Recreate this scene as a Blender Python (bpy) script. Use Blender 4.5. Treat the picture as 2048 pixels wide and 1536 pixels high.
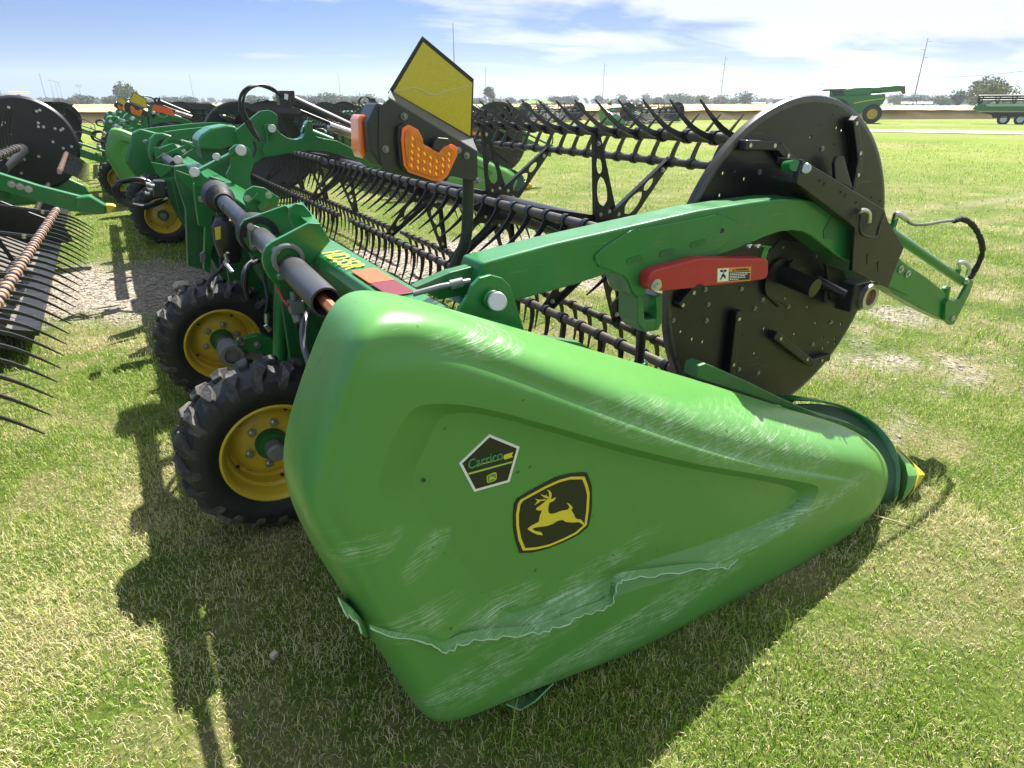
import bpy, bmesh, math, random
import numpy as np
from mathutils import Vector, Matrix
R = math.radians
random.seed(7)
for o in list(bpy.data.objects): bpy.data.objects.remove(o)
S = bpy.context.scene
COL = S.collection

# ---------------------------------------------------------------- camera
FPX = 1270.0; PITCH = math.atan(563/FPX); YAW = R(31.0); CH = 1.55
cam = bpy.data.cameras.new('camera'); camo = bpy.data.objects.new('camera', cam); COL.objects.link(camo)
camo.location = (0, 0, CH); camo.rotation_euler = (math.pi/2-PITCH, 0, -YAW)
cam.sensor_width = 36; cam.lens = 36*FPX/2048; cam.clip_end = 6000; cam.clip_start = .05
S.camera = camo
S.render.resolution_x = 1024; S.render.resolution_y = 768
# ---------------------------------------------------------------- light
SUN = Vector((.62, .42, 1)).normalized()
EL = math.asin(SUN.z); AZ = math.atan2(SUN.x, SUN.y)
w = bpy.data.worlds.new('World'); S.world = w; w.use_nodes = True
nt = w.node_tree; nt.nodes.clear()
def wn(t, **k):
    n = nt.nodes.new(t)
    for a, b in k.items(): setattr(n, a, b)
    return n
sky = wn('ShaderNodeTexSky', sky_type='NISHITA', sun_disc=False, sun_elevation=EL, sun_rotation=AZ, air_density=1.15, dust_density=.45, ozone_density=2.2)
tc = wn('ShaderNodeTexCoord'); sep = wn('ShaderNodeSeparateXYZ'); nt.links.new(tc.outputs['Generated'], sep.inputs[0])
def math_n(op, a, b=None, clamp=False):
    n = wn('ShaderNodeMath', operation=op, use_clamp=clamp)
    for i, v in enumerate((a, b)):
        if v is None: continue
        if isinstance(v, (int, float)): n.inputs[i].default_value = v
        else: nt.links.new(v, n.inputs[i])
    return n.outputs[0]
zc = math_n('MAXIMUM', sep.outputs[2], 0.0)
zp = math_n('ADD', zc, .09)
cu = math_n('DIVIDE', sep.outputs[0], zp); cv = math_n('DIVIDE', sep.outputs[1], zp)
comb = wn('ShaderNodeCombineXYZ'); nt.links.new(cu, comb.inputs[0]); nt.links.new(cv, comb.inputs[1])
mp = wn('ShaderNodeMapping'); mp.inputs['Rotation'].default_value = (0, 0, R(-38)); mp.inputs['Scale'].default_value = (.34, .5, 1); mp.inputs['Location'].default_value = (2.3, 1.4, 0)
nt.links.new(comb.outputs[0], mp.inputs[0])
nz = wn('ShaderNodeTexNoise'); nz.inputs['Scale'].default_value = 2.0; nz.inputs['Detail'].default_value = 9; nz.inputs['Roughness'].default_value = .55; nz.inputs['Distortion'].default_value = .35
nt.links.new(mp.outputs[0], nz.inputs[0])
# clouds only thicken towards the right-hand, higher part of the sky
side = math_n('ADD', math_n('MULTIPLY', sep.outputs[0], .86), math_n('MULTIPLY', sep.outputs[1], -.51))   # + to the right of the view
bias = math_n('ADD', math_n('MULTIPLY', side, .30), math_n('MULTIPLY', math_n('MINIMUM', zc, .22), 1.5))
cl = math_n('ADD', nz.outputs[0], bias)
ramp = wn('ShaderNodeValToRGB'); ramp.color_ramp.elements[0].position = .62; ramp.color_ramp.elements[1].position = .78
nt.links.new(cl, ramp.inputs[0])
mixc = wn('ShaderNodeMix', data_type='RGBA'); nt.links.new(math_n('MULTIPLY', ramp.outputs[0], .85), mixc.inputs[0])
tint = wn('ShaderNodeMix', data_type='RGBA', blend_type='MULTIPLY'); tint.inputs[0].default_value = 1; tint.inputs[7].default_value = (1, 1, 1, 1)
gr = wn('ShaderNodeValToRGB'); ge = gr.color_ramp.elements; ge.new(.5); ge.new(.6)   # gain ramp paints the low sky darker and bluer, leaving the upper sky bright
for i, (p_, c_) in enumerate(((0, (.165, .275, .53)), (.05, (.14, .25, .52)), (.13, (.115, .22, .50)), (.36, (.96, .98, 1.04)))): ge[i].position = p_; ge[i].color = (*c_, 1)
nt.links.new(zc, gr.inputs[0]); nt.links.new(gr.outputs[0], tint.inputs[7])
nt.links.new(sky.outputs[0], tint.inputs[6])
nt.links.new(tint.outputs[2], mixc.inputs[6]); mixc.inputs[7].default_value = (4.1, 4.3, 4.8, 1)
dim = math_n('SUBTRACT', 1.0, math_n('MULTIPLY', math_n('MAXIMUM', math_n('ADD', side, .15), 0.0), .72)); dm = wn('ShaderNodeMix', data_type='RGBA', blend_type='MULTIPLY'); dm.inputs[0].default_value = 1
nt.links.new(tint.outputs[2], dm.inputs[6]); nt.links.new(dim, dm.inputs[7]); nt.links.new(dm.outputs[2], mixc.inputs[6])   # gain paints the sky dimmer towards the sun's side
bg = wn('ShaderNodeBackground'); bg.inputs[1].default_value = .074
out = wn('ShaderNodeOutputWorld'); nt.links.new(mixc.outputs[2], bg.inputs[0]); nt.links.new(bg.outputs[0], out.inputs[0])
sl = bpy.data.lights.new('sun', 'SUN'); sl.energy = 5.0; sl.angle = R(.53); sl.color = (1, .95, .87)
so = bpy.data.objects.new('sun', sl); COL.objects.link(so); so.rotation_euler = SUN.to_track_quat('Z', 'Y').to_euler()
S.view_settings.view_transform = 'Standard'; S.view_settings.look = 'None'; S.view_settings.exposure = 1.50; S.view_settings.gamma = 1
S.render.engine = 'CYCLES'; S.cycles.max_bounces = 6; S.cycles.transparent_max_bounces = 8

# ---------------------------------------------------------------- measuring: a pixel of the 2048x1536 photo onto a world plane
_c, _s = math.cos(PITCH), math.sin(PITCH); _ca, _sa = math.cos(YAW), math.sin(YAW)
def ray(x, y):
    r = x-1024; u = 768-y; fw = _c*FPX+_s*u; up = -_s*FPX+_c*u
    return Vector((r*_ca+fw*_sa, fw*_ca-r*_sa, up))
def P(x, y, Y): d = ray(x, y); t = Y/d.y; return Vector((d.x*t, Y, CH+d.z*t))
def PZ(x, y, Z=0): d = ray(x, y); t = (Z-CH)/d.z; return Vector((d.x*t, d.y*t, Z))
def PX(x, y, X): d = ray(x, y); t = X/d.x; return Vector((X, d.y*t, CH+d.z*t))
def azd(x, dist, z=0):  # point on the ground in the direction of photo column x
    d = ray(x, 205); d.z = 0; d.normalize(); return Vector((d.x*dist, d.y*dist, z))

# ---------------------------------------------------------------- materials
MATS = {}
def mat(name, col, rough=.5, metal=0, spec=.5, bump=0, bscale=40, vary=.12, vscale=6, coat=0, dust=0, dustcol=(.30, .27, .2), col2=None, emit=None, trans=0):
    if name in MATS: return MATS[name]
    m = bpy.data.materials.new(name); m.use_nodes = True; t = m.node_tree; N = t.nodes; L = t.links
    b = N['Principled BSDF']; b.inputs['Roughness'].default_value = rough; b.inputs['Metallic'].default_value = metal
    b.inputs['Specular IOR Level'].default_value = spec; b.inputs['Coat Weight'].default_value = coat; b.inputs['Coat Roughness'].default_value = .08
    tcn = N.new('ShaderNodeTexCoord'); geo = N.new('ShaderNodeNewGeometry')
    n1 = N.new('ShaderNodeTexNoise'); n1.inputs['Scale'].default_value = vscale; n1.inputs['Detail'].default_value = 5; L.new(geo.outputs['Position'], n1.inputs[0])
    mx = N.new('ShaderNodeMix'); mx.data_type = 'RGBA'; L.new(n1.outputs[0], mx.inputs[0])
    c2 = col2 or tuple(c*(1+vary*1.6) for c in col); c1 = tuple(c*(1-vary*1.6) for c in col) if not col2 else col
    mx.inputs[6].default_value = (*c1, 1); mx.inputs[7].default_value = (*c2, 1)
    last = mx.outputs[2]
    if dust:
        n2 = N.new('ShaderNodeTexNoise'); n2.inputs['Scale'].default_value = 9; n2.inputs['Detail'].default_value = 8; n2.inputs['Roughness'].default_value = .7; L.new(geo.outputs['Position'], n2.inputs[0])
        rp = N.new('ShaderNodeValToRGB'); rp.color_ramp.elements[0].position = .45; rp.color_ramp.elements[1].position = .75; L.new(n2.outputs[0], rp.inputs[0])
        sc = N.new('ShaderNodeMath'); sc.operation = 'MULTIPLY'; sc.inputs[1].default_value = dust; L.new(rp.outputs[0], sc.inputs[0])
        m2 = N.new('ShaderNodeMix'); m2.data_type = 'RGBA'; L.new(sc.outputs[0], m2.inputs[0]); L.new(last, m2.inputs[6]); m2.inputs[7].default_value = (*dustcol, 1); last = m2.outputs[2]
    L.new(last, b.inputs['Base Color'])
    # roughness varies a little
    n3 = N.new('ShaderNodeTexNoise'); n3.inputs['Scale'].default_value = 14; n3.inputs['Detail'].default_value = 6; L.new(geo.outputs['Position'], n3.inputs[0])
    mr = N.new('ShaderNodeMapRange'); mr.inputs[3].default_value = max(.02, rough-.1); mr.inputs[4].default_value = min(1, rough+.12); L.new(n3.outputs[0], mr.inputs[0]); L.new(mr.outputs[0], b.inputs['Roughness'])
    if bump:
        n4 = N.new('ShaderNodeTexNoise'); n4.inputs['Scale'].default_value = bscale; n4.inputs['Detail'].default_value = 4; L.new(geo.outputs['Position'], n4.inputs[0])
        bp = N.new('ShaderNodeBump'); bp.inputs['Strength'].default_value = bump; bp.inputs['Distance'].default_value = .01; L.new(n4.outputs[0], bp.inputs['Height']); L.new(bp.outputs[0], b.inputs['Normal'])
    if emit: b.inputs['Emission Color'].default_value = (*emit[:3], 1); b.inputs['Emission Strength'].default_value = emit[3]
    if trans: b.inputs['Transmission Weight'].default_value = trans
    MATS[name] = m; return m
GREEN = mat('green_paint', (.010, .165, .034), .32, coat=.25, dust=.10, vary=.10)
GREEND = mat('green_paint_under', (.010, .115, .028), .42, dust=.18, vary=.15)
BLACK = mat('black_paint', (.009, .009, .010), .36, dust=.10, dustcol=(.12, .11, .09))
DISC = mat('disc_black_paint', (.006, .0072, .0095), .36, dust=.10, dustcol=(.05, .052, .055))
SHAFT = mat('grey_guard_tube', (.060, .060, .062), .34, vary=.1)
RUBBER = mat('rubber', (.010, .010, .011), .58, bump=.25, bscale=60, dust=.18, dustcol=(.05, .045, .038))
LUG = mat('tread_rubber', (.022, .021, .020), .7, bump=.4, bscale=50, dust=.55, dustcol=(.26, .24, .21))
HOSE = mat('hose_rubber', (.012, .012, .013), .38)
PLASTIC = mat('black_plastic', (.020, .021, .022), .40, dust=.12, dustcol=(.1, .1, .09))
TINE = mat('tine_plastic', (.014, .015, .017), .30, vary=.2)
BAT = mat('worn_bat_tube', (.10, .085, .065), .45, metal=.3, dust=.75, dustcol=(.018, .017, .017), vscale=30)
BATB = mat('rusty_bat_tube', (.42, .29, .20), .35, metal=.35, dust=.35, dustcol=(.05, .04, .03), vscale=30)
YELLOW = mat('yellow_rim_paint', (.62, .44, .03), .42, dust=.18, dustcol=(.12, .09, .03))
YPL = mat('yellow_plastic', (.62, .50, .03), .5)
STEEL = mat('zinc_steel', (.55, .55, .52), .28, metal=.85, dust=.15)
CAST = mat('grey_cast', (.20, .21, .21), .5, metal=.3)
CHROME = mat('chrome_rod', (.55, .50, .46), .14, metal=1)
RED = mat('red_paint', (.40, .016, .022), .40, dust=.12, dustcol=(.3, .12, .1))
RUST = mat('rusty_shaft', (.30, .11, .045), .55, bump=.1)
CANVAS = mat('draper_canvas', (.055, .052, .05), .7, dust=.6, dustcol=(.22, .18, .12), bump=.2)
REFO = mat('orange_reflector', (.80, .10, .02), .35)
REFR = mat('dark_red_reflector', (.16, .015, .02), .35)
WHITE = mat('white_print', (.75, .76, .74), .4, vary=.03)
INK = mat('black_print', (.012, .012, .010), .38)
YPRINT = mat('yellow_print', (.70, .58, .04), .4, vary=.04)
GPRINT = mat('green_print', (.05, .26, .09), .4)
OPRINT = mat('orange_print', (.62, .27, .03), .4)
GALV = mat('grey_alu', (.35, .36, .37), .4, metal=.6)

def chipped(m, scale=26, thr=.70, amt=.55, col=(.10,.11,.09)):
    t = m.node_tree; N = t.nodes; L = t.links; b = N['Principled BSDF']; src = b.inputs['Base Color'].links[0].from_socket
    g = N.new('ShaderNodeNewGeometry'); n = N.new('ShaderNodeTexNoise'); n.inputs['Scale'].default_value = scale; n.inputs['Detail'].default_value = 9; n.inputs['Roughness'].default_value = .72; L.new(g.outputs['Position'], n.inputs[0])
    r = N.new('ShaderNodeMapRange'); r.inputs[1].default_value = thr-.03; r.inputs[2].default_value = thr; r.inputs[4].default_value = amt; L.new(n.outputs[0], r.inputs[0])
    x = N.new('ShaderNodeMix'); x.data_type = 'RGBA'; L.new(r.outputs[0], x.inputs[0]); L.new(src, x.inputs[6]); x.inputs[7].default_value = (*col, 1); L.new(x.outputs[2], b.inputs['Base Color'])
    # long faint scratches
    mp = N.new('ShaderNodeMapping'); mp.inputs['Rotation'].default_value = (0, R(-12), 0); mp.inputs['Scale'].default_value = (5, 5, 170); L.new(g.outputs['Position'], mp.inputs[0])
    n2 = N.new('ShaderNodeTexNoise'); n2.inputs['Scale'].default_value = 1; n2.inputs['Detail'].default_value = 4; L.new(mp.outputs[0], n2.inputs[0])
    r2 = N.new('ShaderNodeMapRange'); r2.inputs[1].default_value = .66; r2.inputs[2].default_value = .72; r2.inputs[4].default_value = .28; L.new(n2.outputs[0], r2.inputs[0])
    x2 = N.new('ShaderNodeMix'); x2.data_type = 'RGBA'; L.new(r2.outputs[0], x2.inputs[0]); L.new(x.outputs[2], x2.inputs[6]); x2.inputs[7].default_value = tuple(min(1, c*1.0+.12) for c in col)+(1,); L.new(x2.outputs[2], b.inputs['Base Color'])
chipped(GREEN, amt=.35); chipped(RED, 30, .70, .6, (.16,.10,.09)); chipped(DISC, 14, .68, .25, (.035,.037,.042)); chipped(BLACK, 22, .68, .5, (.07,.065,.055)); chipped(YELLOW, 24, .66, .6, (.14,.10,.05))
def scuffed():
    """moulded green plastic of the end shield, with whitish scuffs in bands of fine slanting scratches"""
    m = bpy.data.materials.new('scuffed_green_plastic'); m.use_nodes = True; t = m.node_tree; N = t.nodes; L = t.links
    b = N['Principled BSDF']; b.inputs['Roughness'].default_value = .33; b.inputs['Coat Weight'].default_value = .08; b.inputs['Coat Roughness'].default_value = .2; b.inputs['Specular IOR Level'].default_value = .38
    geo = N.new('ShaderNodeNewGeometry'); sp = N.new('ShaderNodeSeparateXYZ'); L.new(geo.outputs['Position'], sp.inputs[0])
    def M(op, a, b_=None, c=None, clamp=False):
        n = N.new('ShaderNodeMath'); n.operation = op; n.use_clamp = clamp
        for i, v in enumerate((a, b_, c)):
            if v is None: continue
            if isinstance(v, (int, float)): n.inputs[i].default_value = v
            else: L.new(v, n.inputs[i])
        return n.outputs[0]
    def blob(px, py, rx, rz, rot=0, Y=1.03):
        p = P(px, py, Y); dx = M('SUBTRACT', sp.outputs[0], p.x); dz = M('SUBTRACT', sp.outputs[2], p.z)
        c, s = math.cos(rot), math.sin(rot)
        u = M('ADD', M('MULTIPLY', dx, c/rx), M('MULTIPLY', dz, s/rx)); v = M('ADD', M('MULTIPLY', dx, -s/rz), M('MULTIPLY', dz, c/rz))
        return M('SUBTRACT', 1, M('SQRT', M('ADD', M('MULTIPLY', u, u), M('MULTIPLY', v, v))), clamp=True)
    spots = [(1540, 900, .50, .10, -.40), (1330, 850, .30, .06, -.40), (1640, 1010, .34, .05, .10), (1000, 1240, .16, .06, .12), (845, 1245, .13, .05, 0), (1150, 1200, .36, .055, .25),
             (1000, 1325, .40, .08, .25), (1350, 1200, .50, .08, .20), (735, 1100, .09, .04, .1), (860, 1120, .08, .04, .45), (980, 700, .15, .03, -.25), (1180, 1300, .45, .05, .15)]
    acc = None
    for q in spots:
        v = blob(*q); acc = v if acc is None else M('MAXIMUM', acc, v)
    acc = M('POWER', acc, .7)
    def streak(rot, sx, sz, thr):
        mp = N.new('ShaderNodeMapping'); mp.inputs['Rotation'].default_value = (0, rot, 0); mp.inputs['Scale'].default_value = (sx, .001, sz); L.new(geo.outputs['Position'], mp.inputs[0])
        n = N.new('ShaderNodeTexNoise'); n.inputs['Scale'].default_value = 1; n.inputs['Detail'].default_value = 5; n.inputs['Roughness'].default_value = .65; n.inputs['Distortion'].default_value = .12; L.new(mp.outputs[0], n.inputs[0])
        mr = N.new('ShaderNodeMapRange'); mr.inputs[1].default_value = thr; mr.inputs[2].default_value = thr+.10; L.new(n.outputs[0], mr.inputs[0]); return mr.outputs[0]
    s1 = streak(R(-14), 9, 210, .50); s2 = streak(R(-32), 14, 260, .55)
    mask = M('MULTIPLY', M('MAXIMUM', s1, M('MULTIPLY', s2, .8)), acc)
    fine = M('MULTIPLY', streak(R(-40), 5, 330, .66), .30)
    nr_ = N.new('ShaderNodeTexNoise'); nr_.inputs['Scale'].default_value = 17; nr_.inputs['Detail'].default_value = 7; nr_.inputs['Roughness'].default_value = .75; L.new(geo.outputs['Position'], nr_.inputs[0])
    rub = N.new('ShaderNodeMapRange'); rub.inputs[1].default_value = .45; rub.inputs[2].default_value = .70; L.new(nr_.outputs[0], rub.inputs[0])
    mask = M('ADD', M('MULTIPLY', mask, M('ADD', M('MULTIPLY', rub.outputs[0], .85), .38)), M('MULTIPLY', M('MULTIPLY', rub.outputs[0], acc), .30))
    mask = M('MAXIMUM', mask, fine, clamp=True)
    n0 = N.new('ShaderNodeTexNoise'); n0.inputs['Scale'].default_value = 2.2; n0.inputs['Detail'].default_value = 4; L.new(geo.outputs['Position'], n0.inputs[0])
    base = N.new('ShaderNodeMix'); base.data_type = 'RGBA'; L.new(n0.outputs[0], base.inputs[0]); base.inputs[6].default_value = (.080, .245, .052, 1); base.inputs[7].default_value = (.098, .285, .064, 1)
    mx = N.new('ShaderNodeMix'); mx.data_type = 'RGBA'; L.new(mask, mx.inputs[0]); L.new(base.outputs[2], mx.inputs[6]); mx.inputs[7].default_value = (.46, .62, .42, 1)
    # small dark knocks
    n5 = N.new('ShaderNodeTexNoise'); n5.inputs['Scale'].default_value = 38; n5.inputs['Detail'].default_value = 2; L.new(geo.outputs['Position'], n5.inputs[0])
    r5 = N.new('ShaderNodeMapRange'); r5.inputs[1].default_value = .74; r5.inputs[2].default_value = .78; L.new(n5.outputs[0], r5.inputs[0])
    m5 = N.new('ShaderNodeMix'); m5.data_type = 'RGBA'; L.new(M('MULTIPLY', r5.outputs[0], .7), m5.inputs[0]); L.new(mx.outputs[2], m5.inputs[6]); m5.inputs[7].default_value = (.018, .06, .02, 1)
    L.new(m5.outputs[2], b.inputs['Base Color'])
    L.new(M('ADD', M('MULTIPLY', mask, .35), .33), b.inputs['Roughness'])
    bp = N.new('ShaderNodeBump'); bp.inputs['Strength'].default_value = .5; bp.inputs['Distance'].default_value = .002; L.new(mask, bp.inputs['Height'])
    n6 = N.new('ShaderNodeTexNoise'); n6.inputs['Scale'].default_value = 3.5; n6.inputs['Detail'].default_value = 3; L.new(geo.outputs['Position'], n6.inputs[0])
    bp2 = N.new('ShaderNodeBump'); bp2.inputs['Strength'].default_value = .35; bp2.inputs['Distance'].default_value = .03; L.new(n6.outputs[0], bp2.inputs['Height']); L.new(bp.outputs[0], bp2.inputs['Normal']); L.new(bp2.outputs[0], b.inputs['Normal'])
    return m
PANEL = scuffed()
PALE = mat('whitened_plastic', (.42, .60, .40), .6)
TORN = mat('torn_green_plastic', (.10, .27, .09), .5, vary=.25, vscale=20)

# ---------------------------------------------------------------- mesh helpers
class MB:
    def __init__(s): s.v = []; s.f = []
    def add(s, vs, fs):
        n = len(s.v); s.v += [tuple(v) for v in vs]; s.f += [tuple(i+n for i in f) for f in fs]; return s
    def prism(s, pts, y0, y1, ax='Y'):
        """polygon (X,Z) pairs or vectors, extruded along an axis from y0 to y1"""
        q = [((p.x, p.z) if isinstance(p, Vector) else p) for p in pts]; n = len(q)
        if ax == 'Y': a = [(x, y0, z) for x, z in q]; b = [(x, y1, z) for x, z in q]
        elif ax == 'X': a = [(y0, x, z) for x, z in q]; b = [(y1, x, z) for x, z in q]
        else: a = [(x, z, y0) for x, z in q]; b = [(x, z, y1) for x, z in q]
        return s.add(a+b, [tuple(range(n)), tuple(range(2*n-1, n-1, -1))]+[(i, i+n, (i+1) % n+n, (i+1) % n) for i in range(n)])
    def box(s, c, d, rot=None):
        c = Vector(c); h = [x/2 for x in d]; vs = []
        for sx in (-1, 1):
            for sy in (-1, 1):
                for sz in (-1, 1):
                    v = Vector((sx*h[0], sy*h[1], sz*h[2]))
                    if rot is not None: v = rot @ v
                    vs.append(c+v)
        return s.add(vs, [(0, 1, 3, 2), (4, 6, 7, 5), (0, 4, 5, 1), (2, 3, 7, 6), (0, 2, 6, 4), (1, 5, 7, 3)])
    def bar(s, p, q, wd, ht, up=(0, 0, 1)):
        p = Vector(p); q = Vector(q); d = q-p; z = d.normalized(); u = Vector(up); x = z.cross(u)
        if x.length < 1e-4: x = z.cross(Vector((1, 0, 0)))
        x.normalize(); y = x.cross(z).normalized()
        rot = Matrix((x, y, z)).transposed()
        return s.box((p+q)/2, (wd, ht, d.length), rot)
    def ring(s, c, x, y, r, n): return [c+x*(r*math.cos(2*math.pi*i/n))+y*(r*math.sin(2*math.pi*i/n)) for i in range(n)]
    def cyl(s, p, q, r, r2=None, n=16, cap=True):
        p = Vector(p); q = Vector(q); z = (q-p).normalized(); x = z.orthogonal().normalized(); y = z.cross(x)
        r2 = r if r2 is None else r2
        vs = s.ring(p, x, y, r, n)+s.ring(q, x, y, r2, n)
        fs = [(i, (i+1) % n, (i+1) % n+n, i+n) for i in range(n)]
        if cap: fs += [tuple(range(n-1, -1, -1)), tuple(range(n, 2*n))]
        return s.add(vs, fs)
    def tube(s, pts, r, n=8, rr=None):
        pts = [Vector(p) for p in pts]; vs = []; x = None
        for i, p in enumerate(pts):
            t = (pts[min(i+1, len(pts)-1)]-pts[max(i-1, 0)]).normalized()
            x = t.orthogonal().normalized() if x is None else (x-t*x.dot(t)).normalized()
            vs += s.ring(p, x, t.cross(x), (rr[i] if rr else r), n)
        fs = []
        for k in range(len(pts)-1):
            for i in range(n): a = k*n; fs.append((a+i, a+(i+1) % n, a+n+(i+1) % n, a+n+i))
        m = len(pts)-1
        fs += [tuple(range(n-1, -1, -1)), tuple(range(m*n, m*n+n))]
        return s.add(vs, fs)
    def lathe(s, c, ax, prof, n=32):
        """prof = [(along axis, radius)]"""
        c = Vector(c); z = Vector(ax).normalized(); x = z.orthogonal().normalized(); y = z.cross(x); vs = []
        for a, r in prof: vs += s.ring(c+z*a, x, y, max(r, 1e-4), n)
        fs = []
        for k in range(len(prof)-1):
            for i in range(n): fs.append((k*n+i, k*n+(i+1) % n, (k+1)*n+(i+1) % n, (k+1)*n+i))
        return s.add(vs, fs)
    def bolt(s, p, ax=(0, -1, 0), r=.011, h=.008):
        p = Vector(p); a = Vector(ax).normalized()
        s.cyl(p, p+a*h*.45, r*1.5, n=12); return s.cyl(p, p+a*h, r, r*.85, n=6)
    def build(s, name, m, parent=None, smooth=False, bevel=0, sub=0, seg=2):
        vs = np.array(s.v); c = (vs.min(0)+vs.max(0))/2
        me = bpy.data.meshes.new(name); me.from_pydata((vs-c).tolist(), [], s.f); me.update()
        bm = bmesh.new(); bm.from_mesh(me); bmesh.ops.recalc_face_normals(bm, faces=bm.faces); bm.to_mesh(me); bm.free()
        for mm in (m if isinstance(m, list) else [m]): me.materials.append(mm)
        o = bpy.data.objects.new(name, me); COL.objects.link(o); o['_w'] = [float(x) for x in c]
        if parent is not None:
            o.parent = parent; pw = Vector(parent['_w']); o.location = Vector(c)-pw
        else: o.location = c
        if smooth:
            for p in me.polygons: p.use_smooth = True
            try: me.set_sharp_from_angle(angle=R(38))
            except Exception: pass
        if bevel:
            b = o.modifiers.new('bevel', 'BEVEL'); b.width = bevel; b.segments = seg; b.limit_method = 'ANGLE'; b.angle_limit = R(35)
        if sub:
            q = o.modifiers.new('sub', 'SUBSURF'); q.levels = sub; q.render_levels = sub
        return o
def spline(pts, n=8):
    pts = [Vector(p) for p in pts]; out = []
    for i in range(len(pts)-1):
        p0 = pts[max(i-1, 0)]; p1 = pts[i]; p2 = pts[i+1]; p3 = pts[min(i+2, len(pts)-1)]
        for k in range(n):
            t = k/n; out.append(.5*((2*p1)+(p2-p0)*t+(2*p0-5*p1+4*p2-p3)*t*t+(3*p1-p0-3*p2+p3)*t**3))
    return out+[pts[-1]]
def empty(name, loc, label=None, cat=None, group=None, rz=0):
    o = bpy.data.objects.new(name, None); COL.objects.link(o); o.location = loc; o.rotation_euler = (0, 0, rz); o['_w'] = [float(x) for x in loc]; o.empty_display_size = .2
    tag(o, label, cat, group); return o
def tag(o, label=None, cat=None, group=None, kind=None):
    if label: o['label'] = label
    if cat: o['category'] = cat
    if group: o['group'] = group
    if kind: o['kind'] = kind
    return o
def kids(o): return [c for c in bpy.data.objects if c.parent == o]
KID = {}
def copy_tree(o, parent=None, skip=(), kidmap=None):
    if kidmap is None:
        kidmap = {}
        for c in bpy.data.objects:
            if c.parent: kidmap.setdefault(c.parent.name, []).append(c)
    c = o.copy(); COL.objects.link(c); c.parent = parent
    for ch in kidmap.get(o.name, []):
        if ch.name.split('.')[0] in skip: continue
        copy_tree(ch, c, skip, kidmap)
    return c
def text(s, org, xdir, zdir, size, name, m, parent, depth=.0006, width=None, bold=.0, shear=0):
    cu = bpy.data.curves.new('t', 'FONT'); cu.body = s; cu.size = 1; cu.extrude = .02; cu.offset = bold; cu.shear = shear
    ob = bpy.data.objects.new('t', cu); COL.objects.link(ob); dg = bpy.context.evaluated_depsgraph_get(); me0 = bpy.data.meshes.new_from_object(ob.evaluated_get(dg))
    vs = np.array([v.co[:] for v in me0.vertices]); fs = [tuple(p.vertices) for p in me0.polygons]
    bpy.data.objects.remove(ob); bpy.data.curves.remove(cu)
    vs[:, 0] -= vs[:, 0].min(); sx = size if width is None else width/vs[:, 0].max()
    X = Vector(xdir).normalized(); Zd = Vector(zdir); Zd = (Zd-X*Zd.dot(X)).normalized(); Nn = X.cross(Zd).normalized()
    mb = MB(); mb.v = [tuple(Vector(org)+X*(v[0]*sx)+Zd*(v[1]*size)+Nn*(v[2]/.02*depth)) for v in vs]; mb.f = fs
    return mb.build(name, m, parent)
def pw(pts, Y): return [P(x, y, Y) for x, y in pts]
def zw(pts, ox, oy, k): return [(ox+x*k, oy+y*k) for x, y in pts]

# ================================================================ GROUND, FIELD, ROAD
def vnoise(x, y, seed=0):
    xi = np.floor(x).astype(int); yi = np.floor(y).astype(int); xf = x-xi; yf = y-yi
    def h(a, b): v = np.sin(a*127.1+b*311.7+seed*74.7)*43758.5453; return v-np.floor(v)
    u = xf*xf*(3-2*xf); v = yf*yf*(3-2*yf)
    return (h(xi, yi)*(1-u)+h(xi+1, yi)*u)*(1-v)+(h(xi, yi+1)*(1-u)+h(xi+1, yi+1)*u)*v
def fbm(x, y, seed=0, o=4):
    r = 0; a = .5
    for i in range(o): r = r+a*vnoise(x*2**i, y*2**i, seed+i); a *= .5
    return r/.94
def gravel(x, y):
    """1 where the ground is stony: a track crossing between the headers, and small bare patches"""
    n = fbm(x*1.1, y*1.1, 5)-.5
    yc = 6.6-.10*x
    a = 1-np.abs(y-yc)/(1.15)+n*1.5
    a = np.where(x > 1.2, a-.0-(np.abs(x-3.4) > 1.5)*.9, a)
    b = .8-np.hypot((x-3.55)/.75, (y-5.9)/1.6)+n*1.4
    c = np.zeros_like(x)
    for cx, cy, rx, ry in ((4.05, 2.15, .34, .16), (4.35, 1.75, .26, .12), (3.5, 2.5, .2, .14), (3.2,1.5,.15,.1), (4.9,2.6,.3,.15)):
        c = np.maximum(c, .26*(1.0-np.hypot((x-cx)/rx, (y-cy)/ry)*.55+(fbm(x*5, y*5, 8)-.5)*3.2))
    return np.clip(np.maximum(np.maximum(a, b), c)*2.2, 0, 1)

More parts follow.
